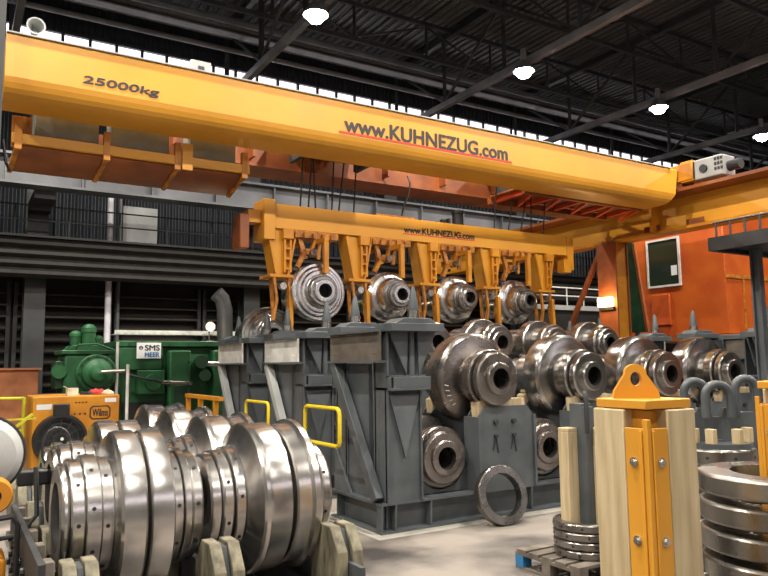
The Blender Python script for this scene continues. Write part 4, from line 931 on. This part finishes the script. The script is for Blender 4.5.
tag(MB().tube([(.9+.13*math.cos(a), 7.6, 1.42+.2*math.sin(a)) for a in [2*PI*k/18 for k in range(18)]], .012, 6, True).build('cable_coil', black), 'thin black cable loop hanging before the yellow heater', 'cable')
tag(MB().box(.55, 1.1, 7.35, 7.5, 1.12, 1.26).build('hose_coupler', black, None, .02), 'black coupling bar at the left end of the second row rolls', 'coupling')

# ------------------------------------------------------------------ orange control cab and right side
t = thing('control_cab', 'big orange control cab with a framed window, raised at the right', 'cab', (18.6, 11.9, 0))
MB().box(18.6, 21.2, 11.9, 15.9, 2.9, 6.9).build('body', orange, t, .03)
MB().box(18.55, 21.25, 11.85, 15.95, 2.75, 2.9).build('sill_beam', redor, t)
f = MB().box(18.54, 18.6, 13.3, 14.48, 4.42, 4.48).box(18.54, 18.6, 13.3, 14.48, 5.86, 5.92).box(18.54, 18.6, 13.3, 13.36, 4.48, 5.86).box(18.54, 18.6, 14.42, 14.48, 4.48, 5.86).build('window_frame', plate_w, t)
MB().box(18.57, 18.59, 13.36, 14.42, 4.48, 5.86).build('window_glass', glassm, f)
MB().box(18.56, 18.57, 13.42, 13.62, 4.75, 5.05).build('paper_notice', white, f)
MB().box(18.5, 18.6, 13.7, 14.35, 3.25, 4.2).build('hatch', orange, t, .02)
MB().box(18.6, 21.2, 11.86, 11.9, 4.5, 4.6).box(19.4, 19.45, 11.86, 11.9, 2.9, 4.5).box(20.3, 20.35, 11.86, 11.9, 2.9, 4.5).build('rib', amber, t)
for x in (18.8, 21.0):
    for y in (12.1, 15.7): MB().box(x-.1, x+.1, y-.1, y+.1, 0, 2.75).build('leg', grey_dark, t)
tag(MB().box(18.3, 18.5, 13.0, 13.02, 3.3, 3.35).build('cab_hinge', steel_dull), 'small hinge pin beside the cab hatch', 'hinge') if 0 else None
# dark platform top right on a steel column
t = thing('steel_platform', 'dark steel platform with thin rail on a grey column at the right edge', 'platform', (12.6, 7.4, 0))
MB().box(12.05, 14.9, 6.6, 7.85, 4.28, 4.34).build('deck', black, t); MB().box(11.95, 12.05, 6.5, 7.95, 4.2, 4.45).box(12.05, 14.9, 7.85, 7.95, 4.2, 4.45).build('edge_beam', black, t)
mb = MB()
for k in range(5): mb.cyl((12.0, 7.8-.28*k, 4.45), (12.0, 7.8-.28*k, 4.72), .02, 8)
mb.build('rail_post', grey_dark, t); MB().cyl((12.0, 7.85, 4.72), (12.0, 6.6, 4.72), .02, 8).build('top_rail', grey_dark, t)
MB().box(13.0, 13.14, 7.62, 7.65, 0, 4.28).box(13.0, 13.14, 7.77, 7.8, 0, 4.28).box(13.06, 13.08, 7.65, 7.77, 0, 4.28).build('column', grey, t)
# grey finned cabinet behind the right end of the racks
t = thing('finned_cabinet', 'grey steel cabinet with vertical fins right of the racks', 'cabinet', (15.2, 9.6, 0))
MB().box(14.9, 18.4, 9.2, 10.4, 1.95, 2.75).build('upper_box', grey, t, .02); MB().box(14.9, 18.4, 9.35, 10.4, 0, 1.95).build('lower_box', grey_dark, t)
mb = MB()
for k in range(22): mb.box(14.95+.155*k, 15.0+.155*k, 9.2, 9.35, .3, 1.95)
mb.build('fins', grey, t)
MB().bar((14.75, 9.0, 2.2), (15.2, 8.6, 1.2), .08, .08).build('stay', grey_pale, t)
# distant walkway behind, with railing
t = thing('rear_walkway', 'pale railed walkway on the far side between lifting beam and column', 'walkway', (22, 22, 0))
MB().box(20.0, 26.5, 21.4, 22.0, 4.35, 4.55).build('deck', grey_pale, t); MB().box(20.0, 26.5, 21.5, 22.0, 3.4, 4.3).build('fascia', wall_d, t)
MB().cyl((20.0, 21.45, 5.3), (26.5, 21.45, 5.3), .03, 8).cyl((20, 21.45, 4.95), (26.5, 21.45, 4.95), .03, 8).build('rail', plate_w, t)
for k in range(7): MB().cyl((20.2+k, 21.45, 4.55), (20.2+k, 21.45, 5.3), .03, 8).build('rail_post', plate_w, t)
MB().box(20.2, 20.4, 21.6, 21.8, 0, 4.35).box(26, 26.2, 21.6, 21.8, 0, 4.35).build('leg', truss_m, t)
tag(MB().box(22.8, 28.6, 24.2, 24.24, 0, 5.9).build('corrugated_screen', corrugated('dark_corrugated', (.03, .035, .045), 'X', 1.6)), 'dark corrugated screen above the far walkway', 'screen')

for o in bpy.data.objects:
    if 'org' in o: del o['org']
